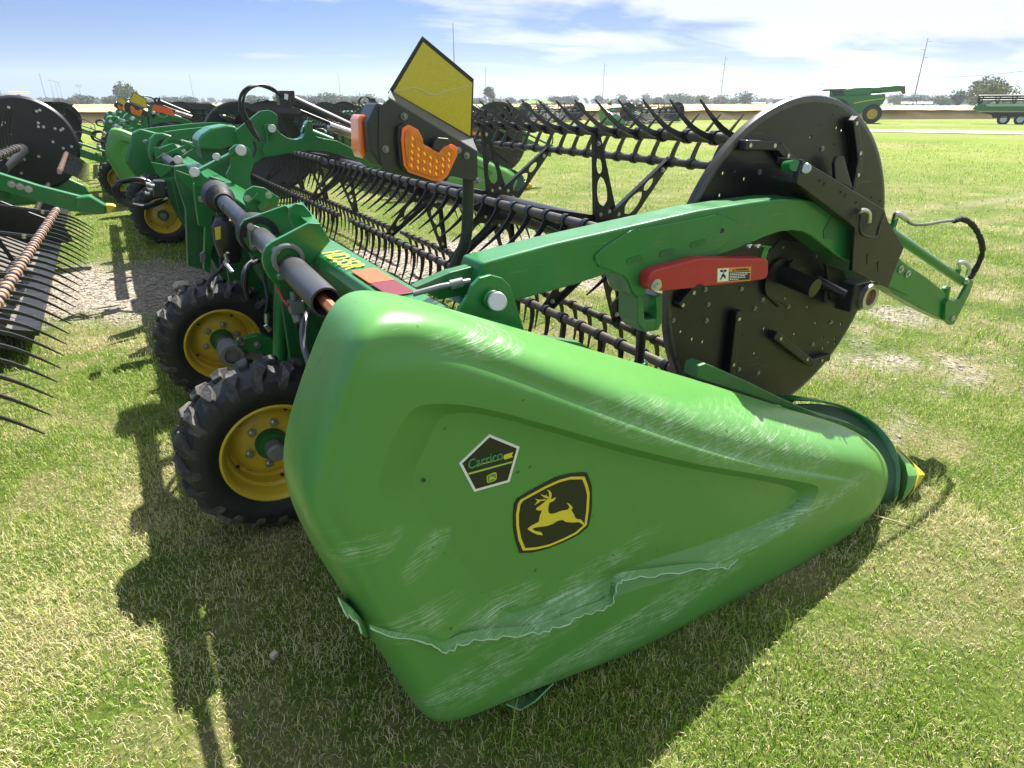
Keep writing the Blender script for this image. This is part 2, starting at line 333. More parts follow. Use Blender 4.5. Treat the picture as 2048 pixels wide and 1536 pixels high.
def ground_mat():
    m = bpy.data.materials.new('ground_soil_and_turf'); m.use_nodes = True; t = m.node_tree; N = t.nodes; L = t.links; b = N['Principled BSDF']; b.inputs['Roughness'].default_value = .95; b.inputs['Specular IOR Level'].default_value = .15
    geo = N.new('ShaderNodeNewGeometry'); at = N.new('ShaderNodeAttribute'); at.attribute_name = 'gravel'
    def noise(sc, d=6, r=.6):
        n = N.new('ShaderNodeTexNoise'); n.inputs['Scale'].default_value = sc; n.inputs['Detail'].default_value = d; n.inputs['Roughness'].default_value = r; L.new(geo.outputs['Position'], n.inputs[0]); return n
    def ramp(fac, stops):
        r = N.new('ShaderNodeValToRGB'); e = r.color_ramp.elements
        while len(e) < len(stops): e.new(.5)
        for i, (p, c) in enumerate(stops): e[i].position = p; e[i].color = (*c, 1)
        L.new(fac, r.inputs[0]); return r.outputs[0]
    turf = ramp(noise(1.3, 9, .7).outputs[0], [(.30, (.035, .07, .008)), (.46, (.085, .125, .020)), (.58, (.17, .16, .07)), (.72, (.34, .28, .18))])
    far = ramp(noise(.09, 8, .65).outputs[0], [(.30, (.10, .16, .018)), (.46, (.16, .22, .028)), (.58, (.21, .23, .06)), (.70, (.26, .22, .11))])
    vl = N.new('ShaderNodeVectorMath'); vl.operation = 'LENGTH'; L.new(geo.outputs['Position'], vl.inputs[0])
    fr = N.new('ShaderNodeMapRange'); fr.inputs[1].default_value = 8; fr.inputs[2].default_value = 26; L.new(vl.outputs['Value'], fr.inputs[0])
    mxf = N.new('ShaderNodeMix'); mxf.data_type = 'RGBA'; L.new(fr.outputs[0], mxf.inputs[0]); L.new(turf, mxf.inputs[6]); L.new(far, mxf.inputs[7])
    vo = N.new('ShaderNodeTexVoronoi'); vo.inputs['Scale'].default_value = 42; L.new(geo.outputs['Position'], vo.inputs[0])
    sh = N.new('ShaderNodeSeparateColor'); L.new(vo.outputs['Color'], sh.inputs[0])
    stone = ramp(sh.outputs[0], [(0, (.12, .10, .085)), (.5, (.30, .26, .21)), (1, (.46, .41, .35))])
    mx = N.new('ShaderNodeMix'); mx.data_type = 'RGBA'; L.new(at.outputs['Fac'], mx.inputs[0]); L.new(mxf.outputs[2], mx.inputs[6]); L.new(stone, mx.inputs[7])
    hi = noise(55, 6, .75); mm = N.new('ShaderNodeMix'); mm.data_type = 'RGBA'; mm.blend_type = 'MULTIPLY'; mm.inputs[0].default_value = 1
    L.new(mx.outputs[2], mm.inputs[6]); L.new(ramp(hi.outputs[0], [(.3, (.55, .55, .55)), (.65, (1.25, 1.25, 1.2))]), mm.inputs[7])
    L.new(mm.outputs[2], b.inputs['Base Color'])
    hs = N.new('ShaderNodeMath'); hs.operation = 'ADD'; L.new(hi.outputs[0], hs.inputs[0]); L.new(vo.outputs['Distance'], hs.inputs[1])
    bp = N.new('ShaderNodeBump'); bp.inputs['Strength'].default_value = .9; bp.inputs['Distance'].default_value = .012; L.new(hs.outputs[0], bp.inputs['Height']); L.new(bp.outputs[0], b.inputs['Normal'])
    return m
def make_ground():
    # one sheet: fine near the camera, coarse out to the horizon
    def axis(fine0, fine1, step, far):
        a = list(np.arange(fine0, fine1, step)); s = step; x = fine1
        while x < far: a.append(x); s *= 1.35; x += s
        a.append(far); s = step; x = fine0-s; pre = []
        while x > -far: pre.append(x); s *= 1.35; x -= s
        return np.array([-far]+pre[::-1]+a)
    xs = axis(-2.5, 7, .06, 1900); ys = axis(-.5, 11, .06, 1900); X, Y = np.meshgrid(xs, ys, indexing='ij')
    near = np.exp(-(np.hypot(X-2, Y-4)/14)**2)
    Z = (fbm(X*1.2, Y*1.2, 3)-.5)*.05*near+(fbm(X*7, Y*7, 9)-.5)*.016*near
    nx, ny = X.shape; me = bpy.data.meshes.new('ground')
    V = np.stack([X, Y, Z], -1).reshape(-1, 3); idx = np.arange(nx*ny).reshape(nx, ny)
    F = np.stack([idx[:-1, :-1], idx[1:, :-1], idx[1:, 1:], idx[:-1, 1:]], -1).reshape(-1, 4)
    me.vertices.add(len(V)); me.vertices.foreach_set('co', V.ravel()); me.loops.add(F.size); me.loops.foreach_set('vertex_index', F.ravel())
    me.polygons.add(len(F)); me.polygons.foreach_set('loop_start', np.arange(0, F.size, 4)); me.update()
    g = me.attributes.new('gravel', 'FLOAT', 'POINT'); g.data.foreach_set('value', gravel(X, Y).ravel())
    me.polygons.foreach_set('use_smooth', np.ones(len(F), bool))
    me.materials.append(ground_mat()); o = bpy.data.objects.new('ground', me); COL.objects.link(o); tag(o, kind='structure')
make_ground()

def grass_mat():
    m = bpy.data.materials.new('grass_blades'); m.use_nodes = True; t = m.node_tree; N = t.nodes; L = t.links; b = N['Principled BSDF']; b.inputs['Roughness'].default_value = .5; b.inputs['Specular IOR Level'].default_value = .3
    at = N.new('ShaderNodeAttribute'); at.attribute_name = 'tone'; r = N.new('ShaderNodeValToRGB'); e = r.color_ramp.elements
    st = [(0, (.06, .16, .012)), (.35, (.23, .39, .045)), (.62, (.50, .60, .11)), (.75, (.55, .50, .18)), (1, (.84, .75, .52))]
    while len(e) < len(st): e.new(.5)
    for i, (p, c) in enumerate(st): e[i].position = p; e[i].color = (*c, 1)
    L.new(at.outputs['Fac'], r.inputs[0]); L.new(r.outputs[0], b.inputs['Base Color'])
    tr = N.new('ShaderNodeBsdfTranslucent'); L.new(r.outputs[0], tr.inputs[0]); mx = N.new('ShaderNodeMixShader'); mx.inputs[0].default_value = .35
    L.new(b.outputs[0], mx.inputs[1]); L.new(tr.outputs[0], mx.inputs[2]); L.new(mx.outputs[0], N['Material Output'].inputs[0])
    return m
def make_grass(n, rmin, rmax, hscale, wscale, seed, power, lie=1.0):
    rng = np.random.default_rng(seed)
    # positions inside the wedge the camera sees (and a margin round it)
    r = rmin+(rmax-rmin)*rng.random(n)**power; aw = R(66 if rmin < 1 else 47); a = YAW-aw+rng.random(n)*2*aw
    x = r*np.sin(a); y = r*np.cos(a)
    g = gravel(x, y); dens = fbm(x*1.6, y*1.6, 21); keep = (rng.random(n) > g*1.02) & (rng.random(n) < np.clip((dens-.30)*3.2+(fbm(x*6, y*6, 22)-.5)*1.6, .40, 1))
    if seed == 4: keep &= fbm(x*2.4, y*2.4, 91) > .57
    x, y = x[keep], y[keep]; n = len(x)
    patch = fbm(x*.8, y*.8, 33); dry = np.clip((patch-.50)*3.4+(fbm(x*5, y*5, 40)-.5)*1.5, 0, 1); rr = rng.random(n)
    isdry = rr < ((.20+.60*dry) if seed != 5 else 1.1)
    tone = np.where(isdry, .74+.26*rng.random(n), .08+.52*rng.random(n)+.10*(patch-.5))
    tuft = np.clip((fbm(x*4.5, y*4.5, 61)-.47)*4.5, 0, 1); h = hscale*(.40+.7*rng.random(n)**1.6+.75*tuft*rng.random(n))*(1+.9*(rng.random(n) < .02)); h = np.where(isdry, h*.85, h)*(.7+.6*fbm(x*2.3, y*2.3, 50))
    wd = wscale*(.5+.7*rng.random(n)); th = rng.random(n)*2*np.pi; lean = np.where(isdry, .65+.8*rng.random(n), .2+.85*rng.random(n))*lie
    dx, dy = np.cos(th), np.sin(th); sx, sy = -dy*wd, dx*wd
    z0 = -.006
    l1x = np.sin(lean*.5)*h*.5; l1z = np.cos(lean*.5)*h*.5; l2x = l1x+np.sin(lean*1.25)*h*.5; l2z = np.maximum(l1z+np.cos(lean*1.25)*h*.5, .006)
    Z = (fbm(x*1.2, y*1.2, 3)-.5)*.05*np.exp(-(np.hypot(x-2, y-4)/14)**2)
    V = np.empty((n, 5, 3))
    V[:, 0] = np.stack([x-sx, y-sy, Z+z0], -1); V[:, 1] = np.stack([x+sx, y+sy, Z+z0], -1)
    V[:, 2] = np.stack([x+dx*l1x-sx*.8, y+dy*l1x-sy*.8, Z+l1z], -1); V[:, 3] = np.stack([x+dx*l1x+sx*.8, y+dy*l1x+sy*.8, Z+l1z], -1)
    V[:, 4] = np.stack([x+dx*l2x, y+dy*l2x, Z+l2z], -1)
    base = np.arange(n)*5; me = bpy.data.meshes.new('grass')
    lp = np.stack([base, base+1, base+3, base+2, base+2, base+3, base+4], -1).ravel()
    me.vertices.add(n*5); me.vertices.foreach_set('co', V.ravel()); me.loops.add(len(lp)); me.loops.foreach_set('vertex_index', lp)
    me.polygons.add(n*2); me.polygons.foreach_set('loop_start', np.stack([np.arange(n)*7, np.arange(n)*7+4], -1).ravel()); me.update()
    q = me.attributes.new('tone', 'FLOAT', 'POINT'); q.data.foreach_set('value', np.repeat(tone, 5))
    me.materials.append(GRASSM); return me
GRASSM = grass_mat()
for args in ((420000, .35, 4.4, .040, .0011, 1, .58), (110000, .35, 4.4, .030, .0009, 5, .58, 1.9), (18000, .5, 6.5, .080, .0016, 4, .6), (260000, 3.8, 11, .048, .0022, 2, .62), (120000, 10, 34, .060, .0065, 3, .75)):
    o = bpy.data.objects.new('grass', make_grass(*args)); COL.objects.link(o); tag(o, kind='stuff')

def stones(n=26000):
    rng = np.random.default_rng(8); x = rng.uniform(-3, 6.5, n*3); y = rng.uniform(.5, 10.5, n*3); g = gravel(x, y); k = rng.random(n*3) < g*.9; x, y = x[k][:n], y[k][:n]; n = len(x)
    r = .004+.009*rng.random(n)**2.4; base = np.array([(1,0,0),(0,1,0),(-1,0,0),(0,-1,0),(0,0,.75),(0,0,-.6)]); F = np.array([(0,1,4),(1,2,4),(2,3,4),(3,0,4),(1,0,5),(2,1,5),(3,2,5),(0,3,5)])
    th = rng.random(n)*6.28; V = base[None]*(.7+.6*rng.random((n, 6, 1))); c, s_ = np.cos(th)[:, None], np.sin(th)[:, None]; X = V[..., 0]*c*1.3-V[..., 1]*s_; Y = V[..., 0]*s_*1.3+V[..., 1]*c
    Z = (fbm(x*1.2, y*1.2, 3)-.5)*.05*np.exp(-(np.hypot(x-2, y-4)/14)**2)+(fbm(x*7, y*7, 9)-.5)*.016
    P3 = np.stack([X*r[:, None]+x[:, None], Y*r[:, None]+y[:, None], V[..., 2]*r[:, None]+Z[:, None]+r[:, None]*.15], -1).reshape(-1, 3)
    lp = (F[None]+6*np.arange(n)[:, None, None]).ravel(); me = bpy.data.meshes.new('loose_gravel'); me.vertices.add(len(P3)); me.vertices.foreach_set('co', P3.ravel()); me.loops.add(len(lp)); me.loops.foreach_set('vertex_index', lp)
    me.polygons.add(n*8); me.polygons.foreach_set('loop_start', np.arange(0, n*24, 3)); me.update(); me.materials.append(mat('gravel_stones', (.22,.19,.16), .85, col2=(.48,.42,.36), vscale=30)); o = bpy.data.objects.new('loose_gravel', me); COL.objects.link(o); tag(o, kind='stuff')
stones()

# ================================================================ THE NEAR HEADER
H1 = empty('draper_header', (1.3, 6.3, 0), 'nearest green draper header, its scuffed green end shield with the big deer emblem facing us', 'header')

# ---- moulded end shield, built from rings of points
def shield(parent):
    T = [ # back edge (px,py,Y) | shoulder | recess lip | recess floor
     (655,642,1.24, 724,712, 800,850, 862,870),(684,598,1.25, 752,700, 822,818, 874,842),(725,579,1.26, 800,694, 850,807, 892,827),(800,589,1.26, 880,698, 925,807, 945,822),
     (900,618,1.26, 975,728, 1020,828, 1028,841),(1060,664,1.26, 1120,785, 1150,866, 1152,879),(1200,704,1.26, 1270,842, 1280,902, 1280,915),(1330,742,1.26, 1400,890, 1400,930, 1398,941),
     (1470,782,1.24, 1530,926, 1500,946, 1495,956),(1600,826,1.21, 1640,950, 1580,960, 1560,968),(1700,852,1.17, 1706,958, 1630,968, 1590,978),(1754,886,1.12, 1738,968, 1640,978, 1600,990),
     (1783,930,1.09, 1746,988, 1632,992, 1590,1004),(1781,978,1.07, 1735,1010, 1612,1030, 1560,1030),(1752,1034,1.06, 1706,1040, 1560,1075, 1480,1062),(1690,1086,1.055, 1660,1066, 1480,1110, 1400,1090),
     (1545,1168,1.055, 1535,1142, 1380,1150, 1300,1120),(1400,1245,1.055, 1390,1218, 1260,1180, 1200,1155),(1250,1318,1.055, 1240,1290, 1150,1225, 1110,1195),(1090,1374,1.055, 1080,1345, 1040,1262, 1050,1220),
     (962,1430,1.055, 955,1400, 940,1285, 1018,1232),(886,1454,1.06, 893,1420, 882,1288, 985,1205),(846,1438,1.065, 862,1398, 850,1240, 950,1160),(812,1388,1.08, 835,1340, 815,1180, 910,1110),
     (735,1267,1.11, 768,1220, 785,1120, 870,1055),(650,1137,1.14, 692,1080, 758,1050, 828,1005),(592,1038,1.17, 635,1028, 748,1010, 826,962),(567,948,1.20, 650,980, 757,960, 832,930),
     (574,872,1.22, 675,912, 770,915, 845,906),(608,765,1.23, 698,815, 785,882, 855,887)]
    n = len(T); FY = 1.03; FL = 1.068
    back = []; r0 = []; r1 = []; r2 = []; r3 = []; r4 = []; r5 = []; rv = []
    for x0, y0, Y0, x2, y2, x3, y3, x4, y4 in T:
        a = P(x0, y0, Y0); c = P(x2, y2, FY); out = (a-c); out.y = 0; out.normalize()
        kq = min(1, (Y0-FY)*5); mid = a.lerp(c, .56); mid = mid+out*(.012+.026*kq); mid.y -= .030*kq
        back.append(Vector((a.x, a.y+.03, a.z))-out*.004); r0.append(a); r1.append(mid); r2.append(a.lerp(c, .86)+out*(.006+.014*kq)+Vector((0, -.016*kq, 0))); vd = .016*min(1, max(0, (Y0-FY-.06)*12)); r2[-1] = r2[-1]+Vector((0, .3*vd, 0)); rv.append(P(x2, y2, FY).lerp(P(x3, y3, FY), .07)+Vector((0, vd, 0))); r3.append(P(x2, y2, FY).lerp(P(x3, y3, FY), .34))
        r4.append(P(x3, y3, FY)); r5.append(P(x4, y4, FL))
    r6 = [p.lerp(sum(r5, Vector())/n, .12) for p in r5]
    lr = lambda A_, B_, t: [a_.lerp(b_, t) for a_, b_ in zip(A_, B_)]
    mb = MB(); rings = [back, r0, r1, r2, rv, r3, lr(r3, r4, .88), r4, lr(r4, r5, .14), lr(r4, r5, .86), r5, lr(r5, r6, .5), r6]
    for q in rings: mb.v += [tuple(p) for p in q]
    for k in range(len(rings)-1):
        for i in range(n): mb.f.append((k*n+i, k*n+(i+1) % n, (k+1)*n+(i+1) % n, (k+1)*n+i))
    k = len(rings)-1
    # fill the floor with a fan of two loops
    c = sum(r6, Vector())/n; b = len(mb.v); mb.v += [tuple(p.lerp(c, .55)) for p in r6]; mb.v.append(tuple(c))
    for i in range(n): mb.f.append((k*n+i, k*n+(i+1) % n, b+(i+1) % n, b+i)); mb.f.append((b+i, b+(i+1) % n, b+n))
    o = mb.build('end_shield', PANEL, parent, smooth=False, sub=3)
    ce = o.data.attributes.new('crease_edge', 'FLOAT', 'EDGE'); cr = {4: .35, 7: .85, 10: .9}
    for e in o.data.edges:
        a_, b_ = e.vertices; 
        if a_//n == b_//n and a_//n in cr: ce.data[e.index].value = cr[a_//n]
    for p in o.data.polygons: p.use_smooth = True
    sd = o.modifiers.new('thick', 'SOLIDIFY'); sd.thickness = .004; sd.offset = -1
    return o
SH = shield(H1)
# torn lips: thin curled strips of plastic along the tears, standing proud of the shield
def lip(px, width, name='torn_edge', curl=.012, base=1.026, m=TORN):
    pts = spline([P(x, y, base) for x, y in px], 5); rnd = random.Random(len(px)); vs = []; fs = []; n = len(pts)
    for i, p in enumerate(pts):
        e = min(1, 5*min(i, n-1-i)/n+.05); j = 1+.35*rnd.uniform(-1, 1)
        vs += [p+Vector((0, .004, .006)), p+Vector((0, -curl*.25*e, 0)), p+Vector((0, -curl*e*j, -width*e*j)), p+Vector((0, -curl*e*j+.003, -width*e*j+.001)), p+Vector((0, .002, -.003))]
    for i in range(n-1):
        for k in range(4): fs.append((i*5+k, i*5+k+1, (i+1)*5+k+1, (i+1)*5+k))
    o = MB().add(vs, fs).build(name, m, SH, smooth=True)
    ed = [Vector(vs[i*5+2]) for i in range(n)]; MB().tube(ed, .0013, 6, rr=[.0010+.0010*rnd.random() for _ in ed]).build('ragged_rim', PALE, SH)
    return o
lip([(740,1255),(780,1268),(850,1278),(885,1290),(930,1272),(1000,1262),(1060,1256),(1110,1242),(1165,1220),(1215,1198),(1225,1165),(1245,1150),(1300,1142),(1380,1132),(1440,1130),(1452,1134),(1475,1118)], .0065, curl=.015, m=PANEL)
lip([(676,1195),(690,1215),(708,1225),(718,1250),(721,1262)], .012, base=1.04)
o = MB().add([P(675,1192,1.10), P(690,1205,1.08), P(712,1225,1.06), P(722,1262,1.05), P(735,1275,1.10), P(745,1262,1.12), P(718,1222,1.13), P(700,1200,1.14)], [(0,1,6,7),(1,2,5,6),(2,3,4,5)]).build('torn_flap', TORN, SH, smooth=True)
o.modifiers.new('t', 'SOLIDIFY').thickness = .004
o = MB().add([P(1012,1410,1.05), P(1040,1422,1.03), P(1070,1405,1.035), P(1108,1368,1.045), P(1095,1375,1.09), P(1060,1390,1.10), P(1030,1400,1.10)], [(0,1,6),(1,2,5,6),(2,3,4,5)]).build('torn_flap', TORN, SH)
o.modifiers.new('t', 'SOLIDIFY').thickness = .004
o = MB(); o.cyl(P(848,961,1.062), P(848,961,1.072), .004, n=10); o.build('drilled_hole', INK, SH)
# ---- emblem
K = .21973
def zz(pts): return zw(pts, 850, 820, K)
EY = 1.0645
def decal(px, y, name, m, parent, d=.0012, bev=0):
    return MB().prism([P(a, b, y) for a, b in px], y, y+d).build(name, m, parent, bevel=bev)
outer = [(860,800),(930,755),(1050,690),(1200,612),(1330,580),(1430,570),(1478,572),(1500,620),(1522,700),(1525,860),(1510,980),(1490,1065),(1400,1140),(1280,1200),(1120,1265),(980,1300),(865,1305),(830,1200),(810,1100),(805,980),(815,860),(845,805)]
yr = [(870,815),(960,765),(1100,690),(1230,632),(1330,606),(1450,605),(1480,680),(1497,760),(1490,900),(1470,1045),(1380,1125),(1260,1185),(1130,1240),(1000,1270),(890,1278),(850,1180),(830,1060),(828,950),(845,850)]
yi = [(1162+(x-1162)*.925, 942+(y-942)*.925) for x, y in yr]
deer = [(1005,905),(1012,887),(1040,868),(1075,840),(1105,812),(1128,803),(1150,808),(1168,797),(1188,790),(1175,815),(1150,832),(1128,838),(1120,870),(1115,910),(1125,935),(1145,942),(1180,935),(1230,915),(1285,905),(1300,898),(1310,880),(1300,860),(1282,838),(1310,850),(1335,875),(1338,892),(1325,905),(1345,935),(1365,980),(1385,990),(1412,992),(1440,1022),(1448,1055),(1420,1030),(1395,1015),(1340,1020),(1280,1015),(1245,995),(1200,1005),(1160,1030),(1110,1050),(1050,1058),(1000,1065),(970,1075),(1000,1098),(1055,1108),(1068,1135),(1015,1128),(965,1105),(930,1082),(935,1070),(970,1045),(1030,1015),(1040,960),(1060,912)]
ant1 = [(1112,812),(1125,788),(1124,760),(1118,738),(1104,722),(1128,728),(1144,748),(1147,775),(1138,812)]
ant2 = [(1120,808),(1095,796),(1068,784),(1055,770),(1045,760),(1070,770),(1090,777),(1100,765),(1104,780),(1128,792)]
ant3 = [(1098,806),(1055,812),(1022,811),(998,802),(1018,822),(1008,842),(990,862),(1022,844),(1048,822),(1090,818)]
def emblem(parent, f, y0, name, extra=True):
    E_ = MB().prism([P(*f(p), y0) for p in outer], y0, y0+.0035).build(name, INK, parent, bevel=.0015)
    MB().prism([P(*f(p), y0) for p in yr], y0-.0010, y0+.001).build('border_line', YPRINT, E_)
    MB().prism([P(*f(p), y0) for p in yi], y0-.0018, y0+.001).build('shield_field', INK, E_)
    d = MB()
    for q in (deer, ant1, ant2, ant3): d.prism([P(*f(p), y0) for p in q], y0-.0026-(.0002 if q is not deer else 0), y0)
    d.build('leaping_deer', YPRINT, E_); return E_
f0 = lambda p: (850+p[0]*K, 820+p[1]*K)
EM = emblem(SH, f0, EY, 'deer_emblem')
# dealer badge
pen = [(588,222),(862,335),(770,655),(448,745),(312,487)]
pc = (598, 492)
def sc(q, k, c): return [(c[0]+(x-c[0])*k, c[1]+(y-c[1])*k) for x, y in q]
BD = decal(zz(pen), EY+.001, 'dealer_badge', WHITE, SH, .0025)
decal(zz(sc(pen, .90, pc)), EY+.0002, 'badge_field', INK, BD)
decal(zz([(395,572),(797,462),(793,483),(400,592)]), EY-.0006, 'badge_stripe', GPRINT, BD)
decal(zz([(396,578),(796,469),(795,476),(398,586)]), EY-.0012, 'badge_line', YPRINT, BD)
a, b = P(*zz([(392,545)])[0], EY), P(*zz([(705,450)])[0], EY); up = P(*zz([(392,300)])[0], EY)-a
text('Carrico', a+Vector((0, -.0012, .002)), b-a, Vector((0, 0, 1)), .034, 'badge_lettering', GPRINT, BD, width=(b-a).length, bold=.012)
decal(zz([(480,497),(705,440),(705,446),(482,504)]), EY-.0006, 'badge_underline', YPRINT, BD)
wh = MB()
for i in range(4):
    for s_ in (-1, 1):
        cx, cy = 712+i*19, 432-i*6; wh.prism([P(*q, EY) for q in zz([(cx,cy),(cx+8,cy+s_*20-4),(cx+30,cy+s_*22-10),(cx+18,cy-2)])], EY-.0014, EY)
wh.build('wheat_ear', YPRINT, BD)
f1 = lambda p: f0((606+(p[0]-1162)*.125, 615+(p[1]-942)*.125))
sm = MB().prism([P(*f1(p), EY) for p in outer], EY-.0006, EY).build('small_emblem', YPRINT, BD)
MB().prism([P(*f1(p), EY) for p in sc(yi, .98, (1162, 942))], EY-.0012, EY).build('small_field', GPRINT, sm)
MB().prism([P(*f1(p), EY) for p in deer], EY-.0018, EY).build('small_deer', YPRINT, sm)

# ---- dark strip built for the arm's shadow, collar and nose of the divider
shadow_px = [(1393,757),(1398,732),(1412,727),(1440,738),(1500,765),(1560,795),(1640,830),(1700,846),(1740,868),(1730,880),(1700,858),(1600,826),(1500,790)]
MB().prism(pw(shadow_px, 1.28), 1.28, 1.34).build('arm_shadow_strip', GREEND, H1, bevel=.004)
def hoop(pts, wid, name, m, thick=.006):
    """strip following points, leaning inwards"""
    c = spline([P(*p) for p in pts], 6); vs = []
    for i, p in enumerate(c): vs += [p, p+Vector((wid[0], wid[1], wid[2]))]
    fs = [(2*i, 2*i+1, 2*i+3, 2*i+2) for i in range(len(c)-1)]
    o = MB().add(vs, fs).build(name, m, H1, smooth=True); o.modifiers.new('t', 'SOLIDIFY').thickness = thick; return o
hoop([(1583,806,1.50),(1600,799,1.47),(1640,801,1.43),(1690,812,1.38),(1745,842,1.30),(1784,884,1.21),(1800,930,1.14),(1800,975,1.10),(1790,1020,1.085),(1778,1046,1.08),(1760,1058,1.08)], (-.012, .09, -.012), 'divider_collar', GREEN, .008)
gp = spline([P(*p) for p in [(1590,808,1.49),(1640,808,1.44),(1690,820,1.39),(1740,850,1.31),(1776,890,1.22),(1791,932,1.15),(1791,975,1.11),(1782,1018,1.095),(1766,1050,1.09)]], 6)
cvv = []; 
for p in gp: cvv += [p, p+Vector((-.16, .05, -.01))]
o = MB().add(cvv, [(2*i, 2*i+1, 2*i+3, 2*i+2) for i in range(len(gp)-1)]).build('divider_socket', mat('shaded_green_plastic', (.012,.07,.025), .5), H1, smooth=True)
dk = spline([P(*p) for p in [(1575,822,1.40),(1660,832,1.34),(1720,858,1.27),(1762,905,1.17),(1775,950,1.10),(1766,1005,1.07),(1735,1050,1.06)]], 6)
# nose: a lofted, pointed scoop from the collar to the yellow tip
sec = [[(1700,845,1.42),(1786,893,1.24),(1799,945,1.16),(1793,1000,1.12),(1776,1046,1.11),(1720,1000,1.35)],
       [(1745,850,1.36),(1806,912,1.14),(1822,952,1.07),(1806,1002,1.05),(1785,1030,1.06),(1745,990,1.3)],
       [(1790,890,1.30),(1826,928,1.12),(1838,950,1.08),(1828,975,1.065),(1812,1000,1.07),(1795,975,1.2)],
       [(1838,938,1.14),(1843,943,1.11),(1849,949,1.09),(1843,958,1.085),(1836,968,1.09),(1832,955,1.14)]]
nm = MB(); vs = [P(*q) for s_ in sec[:3] for q in s_]; fs = []
for k in range(2):
    for i in range(6): fs.append((k*6+i, k*6+(i+1) % 6, (k+1)*6+(i+1) % 6, (k+1)*6+i))
nm.add(vs, fs).build('divider_nose', PANEL, H1, smooth=True, sub=1)
vs = [P(*q) for s_ in sec[2:] for q in s_]; vs = [v+Vector((.002, -.002, .001)) for v in vs]
MB().add(vs, [(i, (i+1) % 6, 6+(i+1) % 6, 6+i) for i in range(6)]+[tuple(range(6)), tuple(range(11, 5, -1))]).build('divider_tip', YPL, H1, bevel=.003)
stem = MB(); stem.tube([PZ(1748,1030,.03), PZ(1800,1045,.02), PZ(1850,1063,.012)], .0028, n=5)
o = stem.build('dry_stalk', mat('straw', (.45, .38, .22), .7)); tag(o, 'dry straw stalk lying on the grass by the yellow divider tip', 'stalk')

# ---- frame of the header
BY0, BY1 = 1.22, 11.4
beam = MB().prism([(.585,1.00),(.60,1.03),(.715,1.035),(.735,1.02),(.735,.90),(.585,.86)], BY0, BY1).build('top_beam', GREEN, H1, bevel=.006)
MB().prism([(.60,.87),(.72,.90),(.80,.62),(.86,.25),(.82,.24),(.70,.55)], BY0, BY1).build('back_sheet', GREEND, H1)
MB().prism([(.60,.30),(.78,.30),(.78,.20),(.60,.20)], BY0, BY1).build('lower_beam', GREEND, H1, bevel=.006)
dp = MB().prism([(.74,.86),(1.02,.62),(1.78,.20),(1.78,.17),(1.02,.57),(.74,.78)], BY0+.1, 6.0); dp.prism([(.74,.86),(1.02,.62),(1.78,.20),(1.78,.17),(1.02,.57),(.74,.78)], 6.6, BY1-.1)
dp.build('draper_belt', CANVAS, H1)
sl_ = MB()
for i in range(60):
    y = BY0+.2+i*.165
    if 5.9 < y < 6.65: continue
    sl_.bar((1.03, y, .635), (1.74, y, .235), .02, .014)
sl_.build('belt_slats', CANVAS, H1)
cb = MB().prism([(1.76,.19),(1.90,.15),(1.90,.13),(1.76,.15)], BY0, BY1)
cb.build('cutterbar', BLACK, H1)
g = MB()
for i in range(100):
    y = BY0+.15+i*.1; g.add([(1.88,y-.012,.155),(1.88,y+.012,.155),(2.0,y,.135),(1.88,y-.012,.13),(1.88,y+.012,.13)], [(0,1,2),(3,2,4),(0,2,3),(1,4,2),(0,3,4,1)])
g.build('knife_guards', BLACK, H1)
# far end shield
fe = [(.38,1.15),(.5,1.2),(1.4,.92),(2.3,.42),(2.66,.10),(2.4,.06),(1.2,.08),(.45,.14),(.2,.75)]
MB().prism(fe, 11.42, 11.55).build('far_end_shield', GREEN, H1, bevel=.03, seg=3)
# near side sheet behind the shield and the low inner panel by the arm
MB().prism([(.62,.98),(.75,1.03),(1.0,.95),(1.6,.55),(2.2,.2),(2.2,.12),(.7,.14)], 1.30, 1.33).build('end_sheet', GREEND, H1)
# upright posts of the frame, braces
for i, y in enumerate((2.72, 4.35, 5.2, 7.4, 8.4, 10.2)):
    MB().prism([(.50,.98),(.60,1.0),(.66,.55),(.80,.24),(.60,.18),(.50,.5)], y, y+.03).build('frame_upright', GREEND, H1, bevel=.004)
# decals on the beam: lettering and reflectors on its top face
zt = 1.0365
def BP(x, y): return PZ(x, y, zt)
q0, q1 = BP(647,509), BP(683,532)
d = Vector((0, -1, 0)); text('HD35R', Vector((.607, BP(648,505).y-.005, zt)), d, Vector((1, 0, .03)), .110, 'model_lettering', YPRINT, beam, width=.30, bold=.006)
def patch(pts, m, name): 
    v = [BP(x, y) for x, y in pts]; return MB().add(v+[p-Vector((0,0,.003)) for p in v], [tuple(range(len(v))), tuple(range(2*len(v)-1, len(v)-1, -1))]+[(i, (i+1) % len(v), len(v)+(i+1) % len(v), len(v)+i) for i in range(len(v))]).build(name, m, beam)
def cl(pts): # keep on the beam top
    return pts
def patch2(ya, yb, m, name): MB().box((.655, (ya+yb)/2, zt), (.082, abs(yb-ya), .004)).build(name, m, beam, bevel=.001)
ya = BP(722,530).y; yb = BP(762,556).y
patch2(ya-.07, ya-.25, REFO, 'orange_reflector'); patch2(ya-.256, ya-.42, REFR, 'red_reflector')
patch2(3.55, 3.42, REFO, 'orange_reflector')

